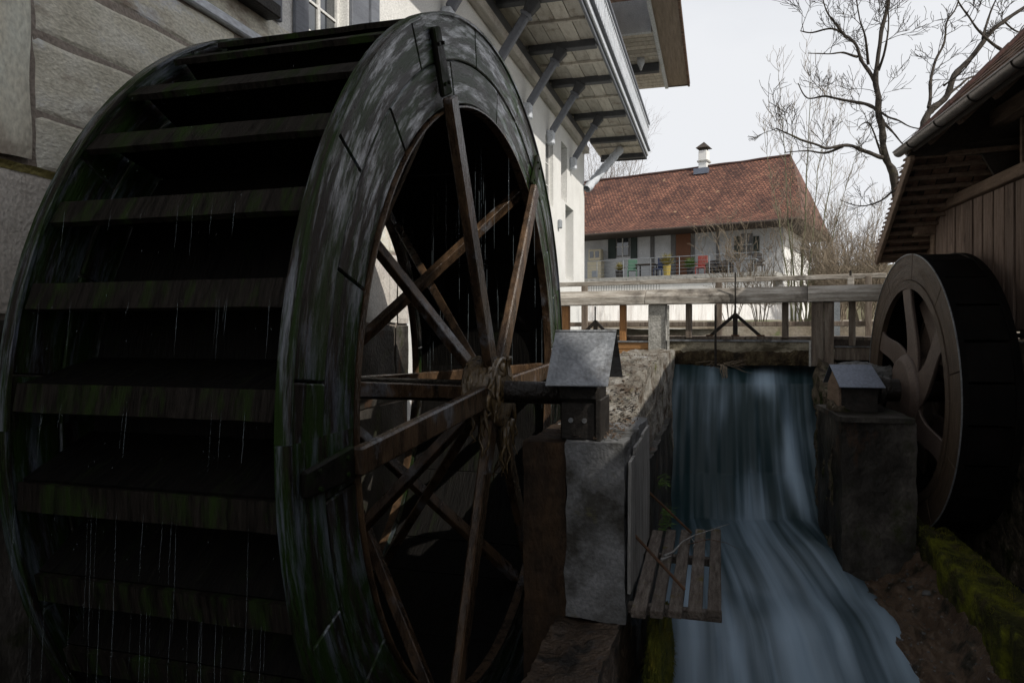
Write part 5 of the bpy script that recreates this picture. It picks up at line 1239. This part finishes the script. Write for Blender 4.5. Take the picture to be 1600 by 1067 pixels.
tub(1113, -.6, m_dark, 'left one of the two round dark chairs by the red chair'); tub(1135, -.3, m_dark, 'dark round chair second to the right of the red chair', .3)
p = T(1010, -.7); tb = thing('terrace_table', 'dark table between the green chair and the blue chair on the terrace', 'table', p, HRZ)
obj('table_top', MB().box((0, 0, .74), (1.15, .75, .05)), m_eave, tb, local=True)
for i in (-1, 1):
    for j in (-1, 1): obj('leg', MB().box((i*.5, j*.3, .36), (.06, .06, .72)), m_eave, tb, local=True)
p = T(1160, -.7); tb = thing('terrace_table', 'pale grey table on the terrace behind the bare bush', 'table', p, HRZ)
obj('table_top', MB().box((0, 0, .74), (1.5, .8, .05)), m_gate, tb, local=True)
for i in (-1, 1):
    for j in (-1, 1): obj('leg', MB().box((i*.66, j*.3, .36), (.05, .05, .72)), m_gate, tb, local=True)
for k_, (px, lab) in enumerate(((1185, 'dark terrace chair right of the pale table'),)): chair('garden_chair', px, -.5, m_dark, lab, rz=.5)
# yellow planter with dry plant
def pot_plant(px, w_, mat, lm, hp, hl_, label, seed, wd=.26):
    p = T(px, w_); r_ = thing('potted_plant', label, 'potted plant', p); rg_ = random.Random(seed)
    obj('pot', MB().tube([(0, 0, 0), (0, 0, hp), (0, 0, hp+.02)], [wd*.75, wd, wd*.8], 10), mat, r_, local=True)
    m = MB()
    for _ in range(160):
        a = rg_.uniform(0, 6.28); e = rg_.uniform(.3, 1.4); L_ = hl_*rg_.uniform(.5, 1); d = Vector((math.cos(a)*math.cos(e), math.sin(a)*math.cos(e), math.sin(e)))*L_; q = Vector((0, 0, hp)); s_ = Vector((-math.sin(a), math.cos(a), 0))*.018
        m.poly([q-s_, q+s_, q+d+s_*.4, q+d-s_*.4]); k2 = q+d*.6; m.poly([k2-s_*3, k2+s_*3, k2+d*.25])
    obj('foliage', m, lm, r_, local=True, fix=False)
pot_plant(1042, -.7, m_yel, m_leaf, .62, .85, 'yellow planter with a dry yellowish plant left of the brown door', 3, .24)
pot_plant(968, -.9, m_dark, m_leaf, .45, .55, 'dark pot with a small yellowish plant under the shuttered window', 4)
pot_plant(1078, -.4, m_dark, m_grass, .4, .8, 'dark pot with a tall green plant right of the brown door', 5, .2)
p = T(931, .9); cb_ = thing('storage_cabinet', 'cream toy-kitchen like cabinet with small panes at the left end of the terrace', 'cabinet', p, HRZ)
cb_['label'] = 'cream cabinet with small glazed top at the left end of the terrace'
obj('cabinet_body', MB().box((0, 0, .65), (.95, .5, 1.3)), m_wax, cb_, local=True, bevel=.02); obj('cabinet_top', MB().box((0, 0, 1.66), (.85, .42, .7)), m_wax, cb_, local=True, bevel=.02)
for i in (-1, 1): obj('window_pane', MB().box((i*.19, -.225, 1.68), (.26, .02, .42)), m_glass, cb_, local=True)
obj('oven_door', MB().box((.05, -.262, .45), (.4, .02, .4)), m_gate, cb_, local=True)
# white garden wall in the sun
gw = thing('garden_wall', 'long white garden wall with grey streaks below the farmhouse terrace', 'wall', P(1060, 500, 33.5))
m_gw = mk('streaked_white_wall', [(.52, .50, .48), (.74, .74, .73), (.80, .80, .80)], 1.1, .9, .1, (5, 5, .45), rand=0, stains=[((.34, .28, .27), 1.2, .60, .74, (5, 5, .3))])
ga, gb_ = P(860, 500, 31.5), P(1245, 500, 36.0)
d = gb_-ga; d.z = 0; L_ = d.length; gm = MB(); gm.box(((ga.x+gb_.x)/2, (ga.y+gb_.y)/2, .75), (L_, .3, 1.06), math.atan2(d.y, d.x)); obj('wall_body', gm, m_gw, gw)
gm = MB(); gm.box(((ga.x+gb_.x)/2, (ga.y+gb_.y)/2, 1.31), (L_, .42, .06), math.atan2(d.y, d.x)); obj('wall_coping', gm, m_conc_l, gw)

# ================================================================ TREES AND SHRUBS (bare)
def twigs(mb, p, d, L_, r_, depth, rg_, up=.1, spread=.9, nseg=4, kids=(3, 5), n=4, minr=.0055):
    pts = [p.copy()]; dd_ = d.normalized(); 
    for i in range(nseg):
        dd_ = (dd_+Vector((rg_.gauss(0, .24), rg_.gauss(0, .24), rg_.gauss(0, .2)+up))).normalized(); pts.append(pts[-1]+dd_*L_/nseg)
    mb.tube(pts, [max(minr, r_*(1-.65*i/nseg)) for i in range(nseg+1)], n if depth > 1 else 3, cap=False)
    if depth <= 0: return
    for _ in range(rg_.randint(*kids)):
        t_ = rg_.uniform(.25, 1)*nseg; i = min(int(t_), nseg-1); q = pts[i].lerp(pts[i+1], t_-i)
        ax_ = dd_.cross(Vector((rg_.gauss(0, 1), rg_.gauss(0, 1), rg_.gauss(0, 1)))).normalized(); a = rg_.uniform(.4, 1.0)*spread
        nd = (pts[i+1]-pts[i]).normalized()*math.cos(a)+ax_*math.sin(a)
        twigs(mb, q, nd, L_*rg_.uniform(.45, .72), r_*rg_.uniform(.42, .6), depth-1, rg_, up, spread, nseg, kids, n, minr)
def limb(mb, path, r0, r1, rg_, dens=1.0, depth=2, L_=1.3, up=.1, start=.15):
    # smooth the path with Catmull-Rom and knobbly noise
    pts = []
    for i in range(len(path)-1):
        p0 = path[max(0, i-1)]; p1 = path[i]; p2 = path[i+1]; p3 = path[min(len(path)-1, i+2)]
        for k in range(5):
            t_ = k/5; pts.append(.5*((2*p1)+(p2-p0)*t_+(2*p0-5*p1+4*p2-p3)*t_*t_+(3*p1-p0-3*p2+p3)*t_**3))
    pts.append(path[-1]); n_ = len(pts); rad_ = [.68*(r0+(r1-r0)*(i/(n_-1))**.7)*(1+.3*mnoise.noise(Vector((i*.9, r0*50, 0)))) for i in range(n_)]
    pts = [p+mnoise.noise_vector(p*2.1)*max(.035, rad_[i]*.9)*(1 if r0 > .012 else .5) for i, p in enumerate(pts)]
    mb.tube(pts, rad_, 8, cap=False)
    tot = sum((b-a).length for a, b in zip(pts, pts[1:])); k = int(tot*3.4*dens)
    for _ in range(k):
        t_ = (start+(1-start)*rg_.random())*(n_-1); i = min(int(t_), n_-2); q = pts[i].lerp(pts[i+1], t_-i); tg = (pts[i+1]-pts[i]).normalized()
        sd_ = tg.cross(Vector((rg_.gauss(0, 1), rg_.gauss(0, 1), rg_.gauss(0, 1)))).normalized(); nd = tg*.5+sd_+Vector((0, 0, .25))
        twigs(mb, q, nd, L_*rg_.uniform(.35, 1), max(.009, rad_[i]*.3 if rad_[i] < .07 else .018), depth, rg_, up)
def tree(name, label, base, trunk, limbs, f_, seed, r0, r1, dens=1, group=None, L_=1.3, mtr=None, mcr=None):
    rg_ = random.Random(seed); r_ = thing(name, label, 'tree', base, 0, group)
    tm = MB(); limb(tm, [base]+[P(x, y, f_+dz) for x, y, dz in trunk], r0, r1, rg_, 0)
    obj('trunk', tm, mtr or m_bark, r_, smooth=True)
    cm = MB()
    limb(cm, [P(x, y, f_+dz) for x, y, dz in trunk[len(trunk)//2-1:]], .01, .008, rg_, dens*1.2, 2, L_)
    for (ra, rb, pts) in limbs: limb(cm, [P(x, y, f_+dz) for x, y, dz in pts], ra, rb, rg_, dens, 2, L_)
    obj('crown', cm, mcr or m_bark, r_, smooth=True, fix=False); return r_
f_ = 17.0; b = P(1405, 515, f_); b.z = -.1; b = P(1412, 520, f_)
tree('bare_tree', 'tall bare tree with dark knobbly limbs between the red roof and the shed', b,
     [(1408, 400, 0), (1402, 310, 0), (1390, 265, 0), (1379, 225, 0), (1374, 170, 0), (1368, 120, 0), (1376, 60, 0), (1386, 10, 0), (1392, -60, 0)],
     [(.085, .02, [(1380, 246, 0), (1350, 236, -.3), (1318, 227, -.6), (1290, 232, -.8), (1262, 222, -1), (1235, 212, -1.2), (1212, 200, -1.2)]),
      (.06, .015, [(1318, 228, -.6), (1290, 238, -.4), (1262, 236, -.3), (1225, 240, 0)]),
      (.075, .018, [(1374, 172, 0), (1350, 162, .4), (1318, 157, .7), (1290, 150, .9), (1262, 155, 1), (1246, 130, 1)]),
      (.08, .02, [(1368, 128, 0), (1348, 98, .2), (1338, 72, .3), (1322, 58, .5), (1300, 45, .6), (1270, 50, .8), (1252, 48, 1)]),
      (.05, .014, [(1340, 88, .3), (1318, 84, .1), (1292, 86, 0), (1262, 84, -.3)]),
      (.05, .015, [(1356, 100, .1), (1352, 60, -.3), (1342, 25, -.5), (1336, -30, -.6)]),
      (.055, .015, [(1372, 110, 0), (1385, 70, -.4), (1388, 30, -.4), (1384, -30, -.6)]),
      (.05, .014, [(1322, 60, .5), (1298, 30, .4), (1288, 5, .4), (1280, -40, .4)]),
      (.055, .016, [(1376, 188, 0), (1392, 204, .3), (1408, 224, .5), (1425, 240, .6)]),
      (.045, .014, [(1378, 175, 0), (1400, 188, -.5), (1422, 198, -.9), (1446, 204, -1)]),
      (.04, .01, [(1392, 300, 0), (1372, 316, .4), (1352, 322, .8), (1330, 320, 1), (1312, 312, 1.2)]),
      (.04, .01, [(1376, 240, 0), (1360, 195, -.6), (1345, 195, -.8), (1338, 205, -.9)])], f_, 7, .21, .05, .6, L_=1.1)
f_ = 15.0; b = P(1470, 520, f_)
tree('bare_tree', 'bare forked tree rising behind the tiled shed roof', b,
     [(1452, 400, 0), (1436, 260, 0), (1440, 215, 0), (1452, 180, 0), (1478, 150, 0), (1498, 110, 0), (1522, 85, 0), (1545, 55, 0), (1575, 30, 0), (1610, 5, 0)],
     [(.06, .016, [(1452, 170, 0), (1454, 130, .2), (1462, 95, .3), (1475, 65, .4), (1480, 35, .5), (1495, 10, .5), (1505, -30, .5)]),
      (.05, .015, [(1535, 62, 0), (1545, 30, .3), (1556, 0, .3), (1566, -30, .3)]),
      (.05, .015, [(1565, 78, -.2), (1540, 62, -.2), (1515, 30, -.3), (1498, 5, -.4), (1488, -20, -.5)]),
      (.05, .016, [(1480, 150, .2), (1505, 128, .4), (1530, 115, .6), (1545, 105, .7)]),
      (.035, .01, [(1475, 135, 0), (1498, 118, -.5), (1515, 98, -.7), (1530, 72, -.9)]),
      (.035, .01, [(1570, 32, 0), (1590, 50, .2), (1600, 40, .3), (1620, 20, .3)])], f_, 11, .17, .05, .6, L_=.9)
# sapling cluster and bushes in front of the house
def shrub(name, label, px, f_, stems, h, spread, r_, seed, mat, dens, group=None, base_py=505, lean=0, depth=2, L_=.9):
    rg_ = random.Random(seed); base = P(px, base_py, f_); root = thing(name, label, 'shrub', base, 0, group); mb = MB(); sm_ = MB()
    for k in range(stems):
        a = rg_.uniform(0, 6.28); s_ = spread*math.sqrt(rg_.random()); d = Vector((math.cos(a)*s_+lean, math.sin(a)*s_, 1)).normalized(); hh = h*rg_.uniform(.55, 1); pts = [base+Vector((math.cos(a)*.2, math.sin(a)*.2, -.1))]
        n_ = 8
        for i in range(n_): d = (d+Vector((rg_.gauss(0, .05), rg_.gauss(0, .05), .03))).normalized(); pts.append(pts[-1]+d*hh/n_)
        rr = r_*rg_.uniform(.6, 1); sm_.tube(pts, [max(.005, rr*(1-.85*i/n_)) for i in range(n_+1)], 5, cap=False)
        for _ in range(int(hh*dens)):
            t_ = rg_.uniform(.15, 1)*n_; i = min(int(t_), n_-1); q = pts[i].lerp(pts[i+1], t_-i); tg = (pts[i+1]-pts[i]).normalized()
            sd_ = tg.cross(Vector((rg_.gauss(0, 1), rg_.gauss(0, 1), rg_.gauss(0, 1)))).normalized()
            twigs(mb, q, tg*.9+sd_*.7, L_*rg_.uniform(.4, 1), .010, depth-1, rg_, .12, .8, 3, (2, 4), 3, .0045)
    obj('stems', sm_, m_stem if mat is None else mat, root, smooth=True, fix=False); obj('twigs', mb, mat or m_twig, root, fix=False)
    return root
rg = random.Random(77)
def sapling(px0, px1, ytop, f_, r_, seed, label, base_py=505):
    rg_ = random.Random(seed); base = P(px0, base_py, f_); r0_ = thing('sapling', label, 'tree', base, 0, 'slender saplings by the garden wall'); 
    path = [base]+[P(px0+(px1-px0)*k/5+rg_.uniform(-2, 2), base_py+(ytop-base_py)*k/5, f_+rg_.uniform(-.1, .1)) for k in range(1, 6)]
    t_ = MB(); limb(t_, path, r_, .006, rg_, 0); obj('trunk', t_, m_stem, r0_, smooth=True)
    c = MB(); limb(c, path[1:], .006, .005, rg_, 1.3, 1, 1.0, .3); obj('crown', c, m_twig, r0_, fix=False)
sapling(1250, 1268, 95, 25, .085, 1, 'tallest slender sapling with a straight greenish stem right of the farmhouse')
sapling(1244, 1216, 110, 25.5, .06, 2, 'thin sapling leaning left in front of the red roof end')
sapling(1262, 1318, 150, 25.2, .055, 3, 'sapling leaning right across the sky beside the roof')
sapling(1258, 1292, 130, 24.6, .05, 4, 'middle slender sapling between the straight one and the right leaning one')
sapling(1240, 1192, 190, 24.8, .05, 5, 'low left leaning sapling crossing the roof corner')
sapling(1264, 1345, 215, 25.4, .05, 6, 'rightmost low sapling leaning toward the thicket')
sapling(1236, 1238, 165, 25.8, .045, 12, 'short straight sapling just left of the tallest one')
shrub('bare_bush', 'tan twiggy bare bush in front of the terrace left part', 1142, 27, 9, 4.0, .34, .022, 21, m_twig, 4.5, base_py=500, L_=.8)
shrub('bare_bush', 'tan twiggy bare bush in front of the terrace end and white gable wall', 1188, 26.5, 10, 4.0, .34, .022, 22, m_twig, 4.5, base_py=500, L_=.8)
shrub('bare_bush', 'dense bare bush at the foot of the saplings', 1262, 26, 16, 3.6, .6, .024, 23, m_twig, 6, base_py=500, L_=.9)
shrub('bare_bush', 'broad brown thicket bush just right of the saplings', 1306, 25, 24, 3.7, .6, .026, 24, m_twig, 7, base_py=500, L_=1)
shrub('bare_bush', 'low brown thicket bush beside the shed eave', 1350, 22, 24, 2.7, .6, .022, 25, m_twig, 8, base_py=500, L_=.8)
shrub('bare_bush', 'brown thicket bush partly behind the small wheel', 1392, 23, 20, 2.7, .6, .022, 26, m_twig, 7, base_py=500, L_=.8)
shrub('bare_bush', 'far pale brown bush behind the thicket', 1322, 34, 26, 6.0, .45, .034, 27, m_twig, 4.5, base_py=500, L_=1.3)
shrub('bare_bush', 'faint leafless bush far behind the balcony end', 945, 60, 22, 17.5, .25, .06, 28, m_twig2, 3, base_py=500, L_=2.6)
